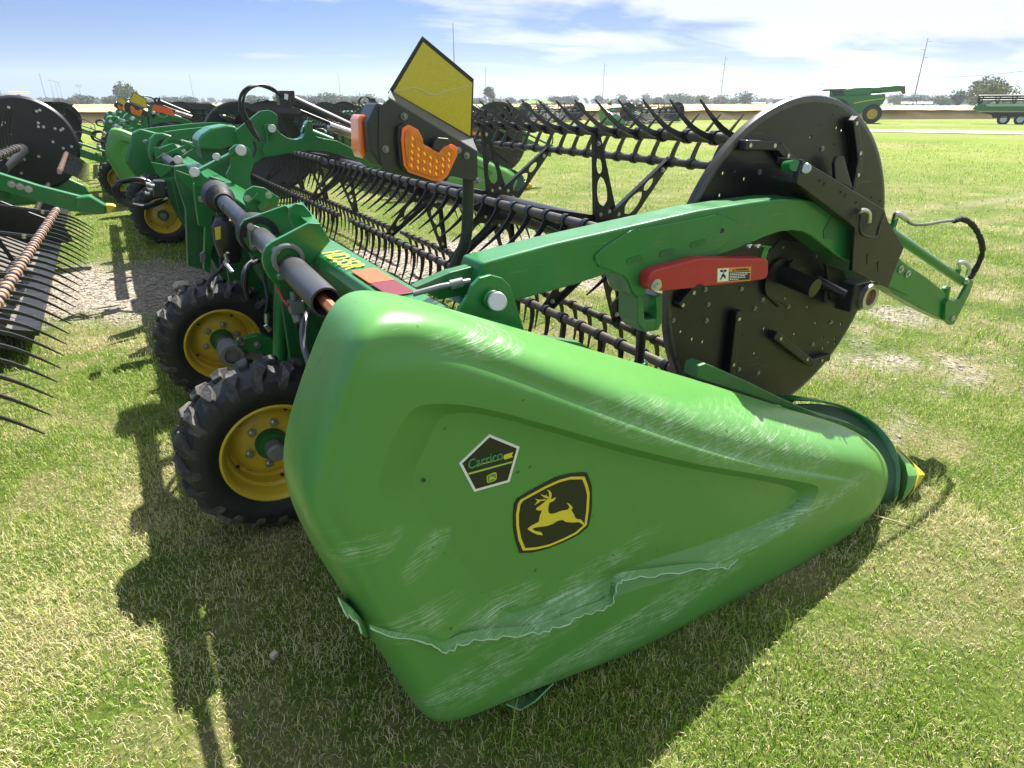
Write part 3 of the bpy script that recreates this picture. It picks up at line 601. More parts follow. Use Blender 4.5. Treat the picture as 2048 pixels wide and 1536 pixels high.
# ---- driveline along the back: open guard tube, hex shaft, bracket plates, rubber boot
TX = .50
def tz(y): return .968+.045*(y-2.0)
tb = MB(); c0 = Vector((TX, 1.98, tz(1.98))); c1 = Vector((TX, 2.42, tz(2.42)))
tb.lathe(c0, c1-c0, [(0, .043), (0, .050), (.008, .0505), (.44, .0505), (.44, .040), (.2, .040), (0, .043)], 40)
tb.build('driveline_guard', SHAFT, H1, smooth=True)
hx = MB().cyl((TX+.004, 1.12, tz(1.12)-.012), (TX, 2.2, tz(2.2)), .019, n=6); hx.build('hex_shaft', RUST, H1)
MB().cyl((TX, 2.30, tz(2.3)), (TX, 2.31, tz(2.31)), .039, n=24).build('guard_bore', INK, H1)
t2 = MB().cyl((TX, 2.47, tz(2.47)), (TX, 3.02, tz(3.0)), .045, n=28); t2.build('driveline_guard', SHAFT, H1, smooth=True)
t3 = MB().cyl((TX, 3.0, tz(3.0)), (TX, 4.1, 1.048), .040, n=28); t3.cyl((TX, 3.72, 1.033), (TX, 3.76, 1.034), .043, n=28); t3.build('driveline_shaft', BLACK, H1, smooth=True)
bt = MB(); bt.lathe((TX, 3.93, 1.04), (0, 1, .05), [(0, .042), (.0, .052), (.03, .054), (.04, .046), (.06, .062), (.08, .054), (.10, .070), (.12, .062), (.14, .080), (.28, .084), (.30, .0)], 32); bt.build('rubber_boot', RUBBER, H1, smooth=True)
b2 = MB(); b2.lathe((TX, 2.98, tz(3.0)), (0, 1, .05), [(0, .055), (0, .085), (.07, .09), (.16, .075), (.18, .045)], 30); b2.build('rubber_collar', RUBBER, H1, smooth=True)
pl1 = [(527,505),(533,493),(545,484),(735-117,446),(640,447),(661,482),(617,534),(600,560),(587,570),(572,574),(553,570),(540,558),(529,538),(525,520)]
o = MB().prism(pw(pl1, 2.42), 2.42, 2.445).build('driveline_bracket', GREEN, H1, bevel=.003)
for x, y in ((551,501),(600,520),(560,552),(487,445)):
    if x < 500: continue
    MB().bolt(P(x, y, 2.42), r=.010, h=.012).build('bolt', STEEL, o)
MB().lathe(P(575,518,2.42), (0, -1, 0), [(0, .060), (.015, .060), (.02, .054), (.02, .044), (0, .044)], 28).build('bore_ring', CAST, o, smooth=True)
pl2 = [(480,452),(488,440),(567,412),(575,411),(618,440),(600,470),(560,505),(530,530),(500,500),(484,475)]
o2 = MB().prism(pw(pl2, 2.98), 2.98, 3.0).build('driveline_bracket', GREEN, H1, bevel=.003)
fl = MB().prism(pw([(493,452),(500,447),(538,461),(543,473),(541,482),(505,500),(500,497)], 2.975), 2.955, 2.98).build('bearing_flange', CAST, o2, bevel=.003)
for x, y in ((501,453),(535,468),(509,494)): MB().bolt(P(x, y, 2.955), r=.010, h=.012).build('bolt', STEEL, fl)
# top cover joining the two plates
a, b, c_, d_ = P(567,412,2.98), P(545,484,2.42)+Vector((0,0,0)), P(618,446,2.42), P(600,415,3.0)
MB().add([P(570,411,3.0), P(618,446,2.445), P(640,447,2.445), P(604,404,3.0), P(570,411,3.0)-Vector((0,0,.01)), P(618,446,2.445)-Vector((0,0,.01)), P(640,447,2.445)-Vector((0,0,.01)), P(604,404,3.0)-Vector((0,0,.01))],
         [(0,1,2,3),(7,6,5,4),(0,4,5,1),(1,5,6,2),(2,6,7,3),(3,7,4,0)]).build('bracket_cover', GREEN, H1)
gs = MB().prism(pw([(578,432),(580,415),(592,407),(606,409),(620,424),(632,447),(642,470),(600,480)], 2.62), 2.62, 2.64).build('frame_gusset', GREEN, H1, bevel=.003)
pl3 = [(486,398),(492,381),(508,372),(530,376),(548,388),(560,396),(550,430),(520,432),(495,418)]
g3 = MB().prism(pw(pl3, 3.5), 3.5, 3.52).build('frame_gusset', GREEN, H1, bevel=.003)
for x, y in ((495,397),(537,390)): MB().bolt(P(x, y, 3.5), r=.012, h=.014).build('bolt', STEEL, g3)
MB().prism(pw([(500,402),(516,385),(528,392),(541,402),(532,415),(520,424),(515,412),(522,404),(510,398)], 3.48), 3.47, 3.5).build('step_bracket', GREEN, H1)

# ---- wheels
def wheel(cx, cz, y, parent, face=-1, w_=.25, Rr=.328, name='gauge_wheel', hub=True):
    """face = side the open rim looks to (-1: towards the camera)"""
    r = empty(name, (cx, y, cz)); r.parent = parent; r.location = Vector((cx, y, cz))-Vector(parent['_w']); r['_w'] = [cx, y, cz]
    f = face; C0 = Vector((cx, y, cz)); A = (0, f, 0); qs = Rr/.36
    t = MB(); h = w_/2
    t.lathe(C0, A, [(-h*.78, .215*qs), (-h*.98, .245*qs), (-h*1.02, .285*qs), (-h*.92, .325*qs), (-h*.70, Rr-.018), (-h*.35, Rr-.008), (0, Rr-.005), (h*.35, Rr-.008), (h*.70, Rr-.018), (h*.92, .325*qs), (h*1.02, .285*qs), (h*.98, .245*qs), (h*.78, .215*qs)], 64)
    T_ = t.build('tyre', RUBBER, r, smooth=True)
    lg = MB(); N_ = 21
    for i in range(N_):
        for s_ in (-1, 1):
            a0 = 2*math.pi*(i+(.5 if s_ > 0 else 0))/N_
            prof = [(-.01, .0), (.10, .035), (.16, .16), (.155, .215), (.05, .20), (-.07, .11), (-.10, .0)]
            # (angle fraction, across 0..1) polygon of one chevron lug
            pl = [(-.055, .02), (.055, .02), (.075, .45), (.15, .82), (.15, 1.0), (.03, 1.0), (.01, .86), (-.055, .55)]
            top = []; bot = []
            for da, ac in pl:
                a_ = a0+da*s_; yy = ac*h*1.0*s_; drop = 0 if ac < .8 else (.02 if ac < .95 else .055)
                for lst, rr_ in ((top, Rr+.011-drop), (bot, Rr-.02-drop*1.1)):
                    lst.append(C0+Vector((math.sin(a_)*rr_, yy, math.cos(a_)*rr_)))
            n = len(pl); lg.add(top+bot, [tuple(range(n)), tuple(range(2*n-1, n-1, -1))]+[(k, k+n, (k+1) % n+n, (k+1) % n) for k in range(n)])
    lg.build('tread_lugs', LUG, T_, bevel=.006)
    rm = MB(); rm.lathe(C0, A, [(a_, b_*qs) for a_, b_ in [(h*.80, .216), (h*.86, .222), (h*.90, .214), (h*.84, .204), (h*.70, .198), (h*.30, .190), (h*.22, .178), (-h*.15, .172), (-h*.22, .160), (-h*.05, .140), (h*.02, .112), (h*.04, .0)]], 56)
    rm.lathe(C0, A, [(-h*.80, .216*qs), (-h*.84, .200*qs), (-h*.3, .185), (-h*.2, .05)], 40)
    RM = rm.build('rim', YELLOW, r, smooth=True)
    for k in range(6):
        a_ = k*math.pi/3+.25; MB().bolt(C0+Vector((math.sin(a_)*.088, f*h*.05, math.cos(a_)*.088)), A, .011, .018).build('wheel_nut', STEEL, RM)
    vb = MB()
    for k in range(5):
        a_ = k*2*math.pi/5+.5; vb.cyl(C0+Vector((math.sin(a_)*.15, f*h*.1, math.cos(a_)*.15)), C0+Vector((math.sin(a_)*.15, f*(h*-.05+.016), math.cos(a_)*.15)), .008, n=10)
    vb.build('rim_hole', INK, RM)
    hb = MB(); hb.lathe(C0, A, [(h*.0, .062), (h*.25, .060), (h*.35, .050), (h*.36, .0)], 28); HB = hb.build('hub', GREEND, r, smooth=True)
    hc = MB(); hc.lathe(C0, A, [(h*.35, .034), (h*.80, .034), (h*.86, .028), (h*.87, 0)], 24); hc.build('hub_cap', CAST, HB, smooth=True)
    return r
W1 = wheel(.315, .332, 2.36, H1)
W2 = wheel(.335, .328, 3.74, H1)
# axle casting and green arm in front of the second wheel
def axle_arm(dy):
    o = MB(); o.cyl(P(455,688,3.62)+Vector((0,dy,0)), P(470,705,3.45)+Vector((0,dy,0)), .035, n=20); o.build('axle_stub', CAST, H1, smooth=True)
    c = P(461,706,3.42)+Vector((0,dy,0)); q = P(525,705,3.42)+Vector((0,dy,0))
    k = MB().lathe(c+Vector((0,-.06,0)), (0, 1, 0), [(0,.038),(0,.058),(.14,.058),(.14,.0)], 24); k.bar(c+Vector((0,.02,0)), q+Vector((0,.02,0)), .075, .08); k.lathe(c+Vector((0,-.06,0)), (0,1,0), [(.02,.038),(.02,0)], 20); k.build('axle_casting', CAST, H1, smooth=True)
    pa = [(472,690),(474,678),(500,672),(515,669),(540,675),(562,690),(578,705),(600,735),(607,750),(590,760),(560,735),(545,715),(530,705),(500,702),(475,697)]
    v = [P(x, y, 3.40) for x, y in pa]; arm = MB().prism(v, 3.38+dy, 3.44+dy).build('wheel_arm', GREEN, H1, bevel=.004)
    for x, y in ((478,678),(483,684),(515,689)): MB().bolt(P(x, y, 3.38)+Vector((0,dy,0)), r=.013, h=.02).build('bolt', STEEL, arm)
    MB().lathe(P(560,707,3.38)+Vector((0,dy,0)), (0,-1,0), [(0,.03),(.006,.03),(.006,.022),(0,.022)], 20).build('pivot_ring', BLACK, arm)
axle_arm(0)
MB().bar((.62, 2.52, .40), (.33, 2.52, .40), .07, .09).build('axle_beam', GREEND, H1, bevel=.005)
MB().cyl(P(556,720,2.9)+Vector((0,0,-.05)), P(563,560,2.9), .032, n=20).build('lift_cylinder', GREEN, H1, smooth=True)
W3 = wheel(.42, .328, 8.75, H1); W4 = wheel(.42, .328, 10.2, H1)

# ---- hoses and valves between tyre and beam
def hose(px, r, name='hydraulic_hose', m=HOSE, parent=H1):
    return MB().tube(spline([P(*p) for p in px], 6), r, 8).build(name, m, parent, smooth=True)
hose([(620,618,2.3),(606,650,2.2),(607,690,2.15),(617,725,2.1),(623,760,2.1)], .011, m=mat('grey_hose', (.10, .11, .12), .4))
hose([(527,550,3.0),(532,575,2.95),(536,600,2.9),(533,625,2.9)], .009)
hose([(520,520,3.2),(500,530,3.1),(492,550,3.0),(492,580,3.0),(497,600,3.0)], .011)
hose([(512,517,3.3),(494,532,3.2),(487,552,3.1),(488,575,3.1)], .011)
hose([(455,505,3.6),(452,520,3.6),(440,540,3.5),(420,560,3.5),(418,585,3.5)], .009)
hose([(426,430,4.1),(424,460,4.1),(438,490,4.0),(442,520,3.9),(440,545,3.9)], .009)
hose([(560,590,2.5),(575,610,2.45),(590,640,2.4),(600,670,2.4)], .008)
vv = MB(); vv.bar(P(590,600,2.35), P(594,625,2.35), .05, .05); vv.cyl(P(592,625,2.35), P(598,645,2.33), .018, n=12); vv.cyl(P(586,583,2.35), P(588,602,2.35), .012, n=12); vv.build('shutoff_valve', CAST, H1, bevel=.003)
MB().tube([P(554,576,2.38), P(566,600,2.36), P(578,610,2.33)], .006, 6).build('valve_lever', RED, H1)
for a_, b_ in (((533,628,2.9),(533,645,2.9)), ((531,650,2.9),(540,661,2.9)), ((451,508,3.5),(455,525,3.5)), ((452,528,3.5),(465,545,3.45)), ((434,552,3.5),(428,570,3.5))): MB().cyl(P(*a_), P(*b_), .010, n=10).build('hose_fitting', STEEL, H1)
MB().lathe(P(455,470,3.9), (0, -.25, 1), [(-.16, .0), (-.15, .055), (-.05, .075), (.05, .075), (.1, .05), (.11, 0)], 24).build('accumulator', PLASTIC, H1, smooth=True)
MB().prism(pw([(429,455),(441,452),(441,478),(431,480)], 3.76), 3.755, 3.757).build('accumulator_label', YPRINT, H1)

# ---- reel
AX, AZ_, RHO, PH = 2.25, .89, .54, 42
reel = MB().cyl((AX, 1.62, AZ_), (AX, 6.05, AZ_), .085, n=28); reel.cyl((AX, 6.45, AZ_), (AX, 11.2, AZ_), .085, n=28)
reel = reel.build('reel_tube', BLACK, H1, smooth=True)
TD = {102: 150, 162: 228, 222: 262, 282: 276, 342: 305, 42: 52}
def tine_mesh(a, dirn, slim=1.0):
    """one plastic finger, curved like a hook, in its bat's plane; returned centred on the bat"""
    mb = MB(); mb.cyl((0, -.014, 0), (0, .014, 0), .030, n=10)
    d0 = R(dirn+(17 if dirn < 200 else 11)); pts = []; p = Vector((math.cos(d0)*.02, 0, math.sin(d0)*.02)); ang = d0; L_ = .285; n = 7; wds = []
    for i in range(n+1):
        pts.append(p.copy()); wds.append((.015*(1-i/n)**.8+.0030)*slim)
        ang = d0-R(26)*math.sin(i/n*math.pi*.62)
        p = p+Vector((math.cos(ang), 0, math.sin(ang)))*(L_/n)
    vs = []; 
    for i, q in enumerate(pts):
        t = (pts[min(i+1, n)]-pts[max(i-1, 0)]).normalized(); nrm = Vector((-t.z, 0, t.x)); wv = wds[i]; th = .0065*(1-.5*i/n)
        vs += [q+nrm*wv+Vector((0,-th,0)), q+nrm*wv+Vector((0,th,0)), q-nrm*wv*.55+Vector((0,th*.6,0)), q-nrm*wv*.55+Vector((0,-th*.6,0))]
    fs = [(0,1,2,3), (n*4+3, n*4+2, n*4+1, n*4)]
    for i in range(n):
        for k in range(4): fs.append((i*4+k, i*4+(k+1) % 4, (i+1)*4+(k+1) % 4, (i+1)*4+k))
    return mb.add(vs, fs)
SPY = [2.74, 3.92, 5.10, 6.30, 7.5, 8.7, 9.9]
TN = []
for k in range(6):
    a = PH+60*k; bx, bz = AX+RHO*math.cos(R(a)), AZ_+RHO*math.sin(R(a)); dr = TD[a]; dr2 = {162: 262}.get(a, dr)
    mb = MB()
    for y0, y1 in ((1.66, 6.08), (6.42, 11.2)): mb.cyl((bx, y0, bz), (bx, y1, bz), .0215, n=14)
    bo = mb.build('reel_bat', BAT, H1, smooth=True)
    for i in range(62):
        y = 1.80+i*.1525
        if 6.05 < y < 6.45: continue
        d = math.hypot(bx, y, bz-1.5)
        TN.append((d+(0 if k in (0,1,2) else .4), bo, Vector((bx, y, bz)), dr2 if y > 6.2 else dr))
TN.sort(key=lambda t: t[0]); cache = {}; rest = MB(); first = {}
for j, (d, bo, p, dr) in enumerate(TN):
    if dr not in cache: cache[dr] = tine_mesh(0, dr)
    T0 = cache[dr]
    if j < 100:
        if dr not in first:
            mb = MB(); mb.v = [tuple(Vector(v)+p) for v in T0.v]; mb.f = T0.f; first[dr] = mb.build('tine', TINE, bo, smooth=True); first[dr]['_off'] = [float(x) for x in (Vector(first[dr]['_w'])-p)]
        else:
            o = first[dr].copy(); COL.objects.link(o); o.parent = bo; o.location = p+Vector(o['_off'])-Vector(bo['_w'])
    else: rest.add([Vector(v)+p for v in T0.v], T0.f)
tag(rest.build('tine', TINE, H1, smooth=True), kind='stuff')
# spider plates: two-bar arms with oval openings
def spider_arm(mb, y, a, r0=.06, r1=RHO+.015, phase=0):
    """one flat tapered arm with two slots, as a ring of quads round each opening"""
    ca, sa = math.cos(R(a)), math.sin(R(a))
    def W(r, s): return (AX+ca*r-sa*s, AZ_+sa*r+ca*s)
    t = .0035
    def quad(pts): mb.prism([W(*p) for p in pts], y-t, y+t)
    def wd(r): return .085-(.085-.022)*(r-r0)/(r1-r0)
    st = [(.10,.16,0,.0),(.16,.185,0,.0)]
    # hub piece
    quad([(r0,-.09),(.155,-wd(.155)),(.155,wd(.155)),(r0,.09)])
    # opening 1 from .165 to .31, opening 2 from .335 to .42
    for o0, o1, k in ((.155,.315,.55),(.325,.415,.42)):
        n = 8
        for s_ in (-1, 1):
            for i in range(n):
                u0, u1 = i/n, (i+1)/n; ra, rb = o0+(o1-o0)*u0, o0+(o1-o0)*u1
                ia = wd(ra)*k*math.sqrt(max(0, 1-(2*u0-1)**2)); ib = wd(rb)*k*math.sqrt(max(0, 1-(2*u1-1)**2))
                pts = [(ra, s_*ia), (rb, s_*ib), (rb, s_*wd(rb)), (ra, s_*wd(ra))]; quad(pts if s_ > 0 else pts[::-1])
    quad([(.315,-wd(.315)),(.325,-wd(.325)),(.325,wd(.325)),(.315,wd(.315))])
    quad([(.415,-wd(.415)),(r1,-.022),(r1+.01,0),(r1,.022),(.415,wd(.415))])
    # folded stiffening flange on one edge
    p0 = W(.10, wd(.10)); p1 = W(r1, .022); mb.bar((p0[0], y-.014, p0[1]), (p1[0], y-.014, p1[1]), .004, .028, up=(0,1,0))
for y in SPY:
    if 6.1 < y < 6.4: continue
    mb = MB()
    for k in range(6): spider_arm(mb, y, PH+60*k)
    mb.lathe((AX, y, AZ_), (0,1,0), [(-.005,.088),(-.005,.15),(.005,.15),(.005,.088)], 24)
    sp_ = mb.build('spider_plate', BLACK, H1)
    for k in range(6):
        if y > 5.2: break
        for rr_, da in ((.125, 14), (.125, -14)):
            a_ = R(PH+60*k+da); MB().bolt((AX+math.cos(a_)*rr_, y-.006, AZ_+math.sin(a_)*rr_), r=.007, h=.008).build('bolt', STEEL, sp_)
        a_ = R(PH+60*k); MB().bolt((AX+math.cos(a_)*.48, y-.006, AZ_+math.sin(a_)*.48), r=.008, h=.02).build('bolt', STEEL, sp_)
# ---- end disc, with real holes
DY = 1.64; DC = Vector((2.31, DY, .915)); DR = .662
disc = MB(); disc.lathe(DC, (0, 1, 0), [(.0, .0001), (0, .30), (0, .636), (.006, .636), (.006, .30), (.006, .0001)], 96)
rim_ = MB().lathe(DC, (0, 1, 0), [(.0005, .634), (-.001, .648), (.004, .658), (.014, DR), (.026, DR+.001), (.028, DR-.002), (.014, .655), (.008, .645), (.006, .634)], 120)
def z4(x, y): return (1250+.26855*x, 450+.26855*y)
def z5(x, y): return (1250+.3906*x, 150+.3906*y)
holes = [z4(*p) for p in [(417,795),(502,850),(580,870),(1038,770),(1263,808),(965,958),(1360,608),(1420,727),(1610,735),(1475,840),(1518,868),(1478,916),(1565,842),(1565,878)]]+[z5(*p) for p in [(951,316),(1085,270),(1110,285),(1070,357),(491,461),(503,502),(563,489),(611,532),(486,616),(596,336)]]
do = disc.build('reel_end_disc', DISC, H1, smooth=True); rim_.build('disc_rim', mat('glint_rim', (.06, .06, .056), .28, metal=.2, dust=.4, dustcol=(.12,.12,.10)), do, smooth=True)  # rim colour lightened to paint the glint along the disc's edge
cut = MB()
for x, y in holes: p = P(x, y, DY); cut.cyl(p-Vector((0,.03,0)), p+Vector((0,.03,0)), .0068, n=10)
co = cut.build('cut', DISC)
bm_ = do.modifiers.new('b', 'BOOLEAN'); bm_.object = co; bm_.operation = 'DIFFERENCE'; bm_.solver = 'EXACT'
dg = bpy.context.evaluated_depsgraph_get(); nm_ = bpy.data.meshes.new_from_object(do.evaluated_get(dg))
if len(nm_.vertices) > 500:
    do.modifiers.clear(); do.data = nm_; do.data.set_sharp_from_angle(angle=R(18))
else: do.modifiers.clear()
bpy.data.objects.remove(co)
for x, y in [z4(*p) for p in [(595,480),(865,475),(618,590),(605,710),(357,708),(1022,555),(965,620),(1180,545),(1215,608),(847,1075),(990,1100),(1395,888),(1530,722),(1168,165),(1415,235)]]+[z5(*p) for p in [(1007,377),(688,497),(572,637)]]: MB().bolt(P(x, y, DY), r=.0065, h=.008).build('bolt', mat('dull_bolt', (.30,.30,.28), .4, metal=.6, dust=.3), do)
dk_ = MB()
for x, y in [z4(*p) for p in [(1205,683),(880,820),(930,450),(1065,1145)]]+[z5(*p) for p in [(1088,162),(1068,203),(1003,258),(597,455)]]:
    p = P(x, y, DY-.0012); dk_.cyl(p, p+Vector((0,.0015,0)), .009 if (x, y) == z4(1205,683) else .0045, n=12)
dk_.build('blind_hole', INK, do)
def channel(px, w_=.034, dep=.035):
    mb = MB(); pts = [P(x, y, DY-dep/2-.001) for x, y in px]
    for i in range(len(pts)-1): mb.bar(pts[i], pts[i+1], w_, dep-i*.002, up=(0,1,0))
    o = mb.build('disc_channel', BLACK, do, bevel=.004)
    for i in range(len(pts)-1):
        for t in ((.12,.85) if i == 0 else (.5,)):
            p = pts[i].lerp(pts[i+1], t); p.y = DY-dep-.001; MB().cyl(p, p-Vector((0,.003,0)), .0075, n=12).build('channel_bolt', STEEL, o)
channel([(1484,290),(1551,291),(1585,330)]); channel([(1703,236),(1714,318),(1703,380)]); channel([(1355,612),(1385,578)]); channel([(1473,620),(1458,745)]); channel([(1545,668),(1618,724),(1655,713)])
hb = MB(); hb.prism([p for p in pw([(1520,520),(1560,480),(1620,490),(1660,560),(1640,600),(1570,610),(1530,590)], DY-.004)], DY-.006, DY-.001)
hb.build('disc_hub_plate', BLACK, do, bevel=.002)
sl2 = MB(); sl2.tube([P(1528,563,DY-.002), P(1538,592,DY-.002), P(1556,610,DY-.002)], .010, 8); sl2.tube([P(1567,545,DY-.004), P(1563,580,DY-.004)], .008, 8); sl2.build('disc_slot', INK, do)
kn = MB(); kn.lathe(P(1583,532,DY-.03), (0,-1,0), [(0,.0),(0,.03),(.012,.03),(.012,0)], 12); kn.build('disc_hub_knob', RUBBER, do, smooth=True)

# ---- reel shaft bearing
sh_ = MB().cyl((AX+.01, DY, AZ_+.02), (2.27, 1.47, .885), .038, n=24); sh_.build('reel_shaft', BLACK, H1, smooth=True)
hubp = P(1742, 595, 1.4865)
br = MB(); br.lathe(hubp, (0,-1,0), [(-.04,.056),(.0,.056),(.0,.036),(-.03,.036)], 32); br.build('shaft_collar', STEEL, H1, smooth=True)
MB().lathe(hubp, (0,-1,0), [(-.035,.03),(-.02,.034),(-.02,0)], 20).build('shaft_end', RUST, H1)
bb = MB(); bb.box(hubp+Vector((-.03,.065,0)), (.125,.085,.125)); bb.cyl(hubp+Vector((0,.02,0)), hubp+Vector((0,.135,0)), .062, n=24); bb.build('bearing_block', PLASTIC, H1, bevel=.010)
MB().cyl(hubp+Vector((-.06,.10,0)), hubp+Vector((-.06,.14,0)), .06, n=24).build('bearing_cap', CAST, H1, smooth=True)
MB().prism(pw([(1652,528),(1690,540),(1700,600),(1680,620),(1662,600)], 1.58), 1.58, 1.595).build('bearing_bracket', BLACK, H1, bevel=.002)
MB().cyl(P(1632,560,1.58), P(1690,590,1.47), .02, n=14).build('reel_stub', BLACK, H1, smooth=True)

# ---- reel arm
AY = 1.4756
arm_o = [(964,526),(1105,488),(1219,462),(1310,441),(1398,421),(1500,405),(1560,397),(1601,397),(1625,402),(1648,411),(1676,428),(1700,447),(1707,458),(1706,523),(1691,522),(1676,512),(1660,501),(1638,484),(1621,471),(1604,463),(1586,461),(1560,464),(1531,474),(1500,488),(1469,501),(1430,514),(1398,526),(1350,535),(1322,541),(1303,556),(1296,575),(1289,594),(1275,598),(1264,588),(1256,566),(1245,552),(1222,546),(1150,570),(1032,602),(990,612),(950,590)]
RA = MB().prism(pw(arm_o, AY), AY, AY+.115).build('reel_arm', GREEN, H1, bevel=.007, seg=3)
pl = [(1189,520),(1190,512),(1219,488),(1262,462),(1275,459),(1430,429),(1448,433),(1472,444),(1474,452),(1470,475),(1440,497),(1398,513),(1330,532),(1301,550),(1290,590),(1275,594),(1266,584),(1258,562),(1246,548),(1226,540),(1196,530)]
MB().prism(pw(pl, AY-.004), AY-.005, AY+.001).build('arm_doubler', GREEN, RA, bevel=.003)
for cx, cy in ((1269,520),(1335,505),(1397,487)):
    sl3 = MB()
    a_, b_ = P(cx-11, cy+2.5, AY-.006), P(cx+11, cy-2.5, AY-.006); sl3.bar(a_, b_, .020, .0025, up=(0,1,0)); sl3.cyl(a_+Vector((0,-.0012,0)), a_+Vector((0,.0012,0)), .010, n=12); sl3.cyl(b_+Vector((0,-.0013,0)), b_+Vector((0,.0013,0)), .010, n=12); sl3.build('arm_slot', GREEND, RA)
MB().cyl(P(1443,461,AY-.007), P(1443,461,AY), .0085, n=16).build('arm_hole', INK, RA)
MB().prism(pw([(1646,462),(1664,430),(1690,452),(1682,482),(1648,478)], AY-.001), AY-.0025, AY).build('worn_patch', GREEND, RA)
def weld(px, y, parent, r=.0035):
    pts = spline([P(x_, y_, y) for x_, y_ in px], 14); rw = random.Random(len(px)); MB().tube(pts, r, 6, rr=[r*(.7+.5*(i % 2)+rw.uniform(-.1, .1)) for i in range(len(pts))]).build('weld_bead', GREEN, parent, smooth=True)
weld([(1190,519),(1192,510),(1219,488),(1262,462),(1276,458)], AY-.002, RA); weld([(1434,429),(1450,434),(1473,445)], AY-.002, RA); weld([(1300,552),(1330,533),(1398,514),(1440,498)], AY-.002, RA); weld([(1196,531),(1228,541),(1248,550)], AY-.002, RA)
# pivot bracket with its pin
PB = MB().prism(pw([(905,640),(938,590),(945,572),(960,556),(982,550),(1005,556),(1021,572),(1030,600),(1040,632),(1052,668),(1060,740),(920,740)], 1.4214), 1.4214, 1.4376).build('pivot_bracket', GREEN, H1, bevel=.003)
pn = MB(); pn.cyl(P(985,600,1.4430)+Vector((0,.1,0)), P(987,601,1.3997), .026, n=24); pn.build('pin_boss', GREEN, PB, smooth=True, bevel=.003)
MB().cyl(P(995,604,1.3780), P(992,603,1.4105), .026, n=28).build('pivot_pin', STEEL, PB, smooth=True, bevel=.004)
MB().prism(pw([(830,575),(900,545),(965,528),(965,560),(930,590),(880,600)], 1.52), 1.52, 1.56).build('inner_bracket', GREEND, H1, bevel=.003)
MB().prism(pw([(946,532),(966,528),(982,535),(955,560),(928,590),(905,600)], 1.5624), 1.5190, 1.5841).build('arm_end_plate', GREEND, H1)
MB().tube([P(826,588,1.5190), P(880,573,1.5081), P(940,562,1.4973)], .008, 8).build('hydraulic_pipe', mat('grey_pipe', (.22,.23,.23), .35, metal=.6), H1, smooth=True)
MB().cyl(P(900,570,1.5081), P(925,564,1.5027), .013, n=12).build('pipe_coupling', CAST, H1, smooth=True)
# lift cylinder under the arm
cv_ = MB(); cv_.prism(pw([(1262,582),(1272,592),(1277,640),(1277,660),(1268,650),(1262,640)], 1.5081), 1.4756, 1.5732); cv_.prism(pw([(1298,590),(1312,582),(1311,640),(1304,655),(1298,655),(1300,620)], 1.5081), 1.4756, 1.5732); cv_.prism(pw([(1262,636),(1311,632),(1308,650),(1298,657),(1276,660),(1268,652)], 1.5081), 1.4778, 1.5711)
cv_.build('cylinder_clevis', GREEN, RA, bevel=.004)
rd = P(1286,660,1.5190); lo = P(1287,722,1.5190)
MB().cyl((rd.x, 1.5244, rd.z+.03), (rd.x, 1.5244, lo.z-.05), .0165, n=20).build('cylinder_rod', BLACK, RA, smooth=True)
MB().cyl((rd.x, 1.5244, rd.z+.06), (rd.x, 1.5244, rd.z+.01), .012, n=14).build('rod_end', RUBBER, RA, smooth=True)
MB().lathe((rd.x, 1.5244, lo.z), (0,0,1), [(-.25,.030),(-.005,.030),(0,.030),(0,.019),(-.01,.019)], 28).build('lift_cylinder', GREEN, RA, smooth=True)
# red safety stop with its warning decal
rp_ = [(1297,556),(1301,547),(1310,541),(1345,531),(1396,518),(1410,517),(1530,517),(1537,522),(1537,546),(1533,556),(1526,559),(1466,567),(1408,573),(1402,568),(1396,569),(1390,576),(1340,581),(1310,583),(1301,580),(1296,572)]
RS = MB().prism(pw(rp_, 1.4268), 1.4268, 1.4702).build('safety_stop', RED, H1, bevel=.004)
MB().bolt(P(1310,569,1.4268), r=.013, h=.02).build('pivot_bolt', STEEL, RS)
def wz(x, y): return P(1000+x*.29297, 400+y*.29297, 1.4262)
o_ = wz(1478,565); X_ = (wz(1710,550)-o_); Z_ = (wz(1480,465)-o_)
def WP(u, v): p = o_+X_*u+Z_*v; return p
def wq(u0, v0, u1, v1, m, name, lay, parent=None):
    return MB().add([WP(u0,v0)+Vector((0,-.0004*lay,0)), WP(u1,v0)+Vector((0,-.0004*lay,0)), WP(u1,v1)+Vector((0,-.0004*lay,0)), WP(u0,v1)+Vector((0,-.0004*lay,0)),
                     WP(u0,v0)+Vector((0,.0003,0)), WP(u1,v0)+Vector((0,.0003,0)), WP(u1,v1)+Vector((0,.0003,0)), WP(u0,v1)+Vector((0,.0003,0))], [(0,1,2,3),(0,4,5,1),(1,5,6,2),(2,6,7,3),(3,7,4,0)]).build(name, m, parent or WD)
WD = MB().add([WP(0,0)+Vector((0,-.0004,0)), WP(1,0)+Vector((0,-.0004,0)), WP(1,1)+Vector((0,-.0004,0)), WP(0,1)+Vector((0,-.0004,0))], [(0,1,2,3)]).build('warning_decal', OPRINT, RS)
wq(.03,.08,.33,.95, WHITE, 'pictogram_panel', 2); wq(.35,.08,.97,.70, INK, 'text_panel', 2)
text('\u25B2', WP(.44,.745)+Vector((0,-.0012,0)), X_, Z_, .010, 'warning_triangle', INK, WD, depth=.0002)
text('WARNING', WP(.52,.755)+Vector((0,-.0012,0)), X_, Z_, .0105, 'warning_word', INK, WD, depth=.0002, width=X_.length*.40, bold=.03)
ln = MB()
rnd = random.Random(4)
for i in range(5):
    u = .37
    while u < (.92, .90, .82, .80, .60)[i]:
        l = rnd.uniform(.03,.09); v = .58-i*.11; a_ = [WP(u,v), WP(u+l,v), WP(u+l,v+.05), WP(u,v+.05)]; ln.add([q+Vector((0,-.0012,0)) for q in a_], [(0,1,2,3)]); u += l+.012
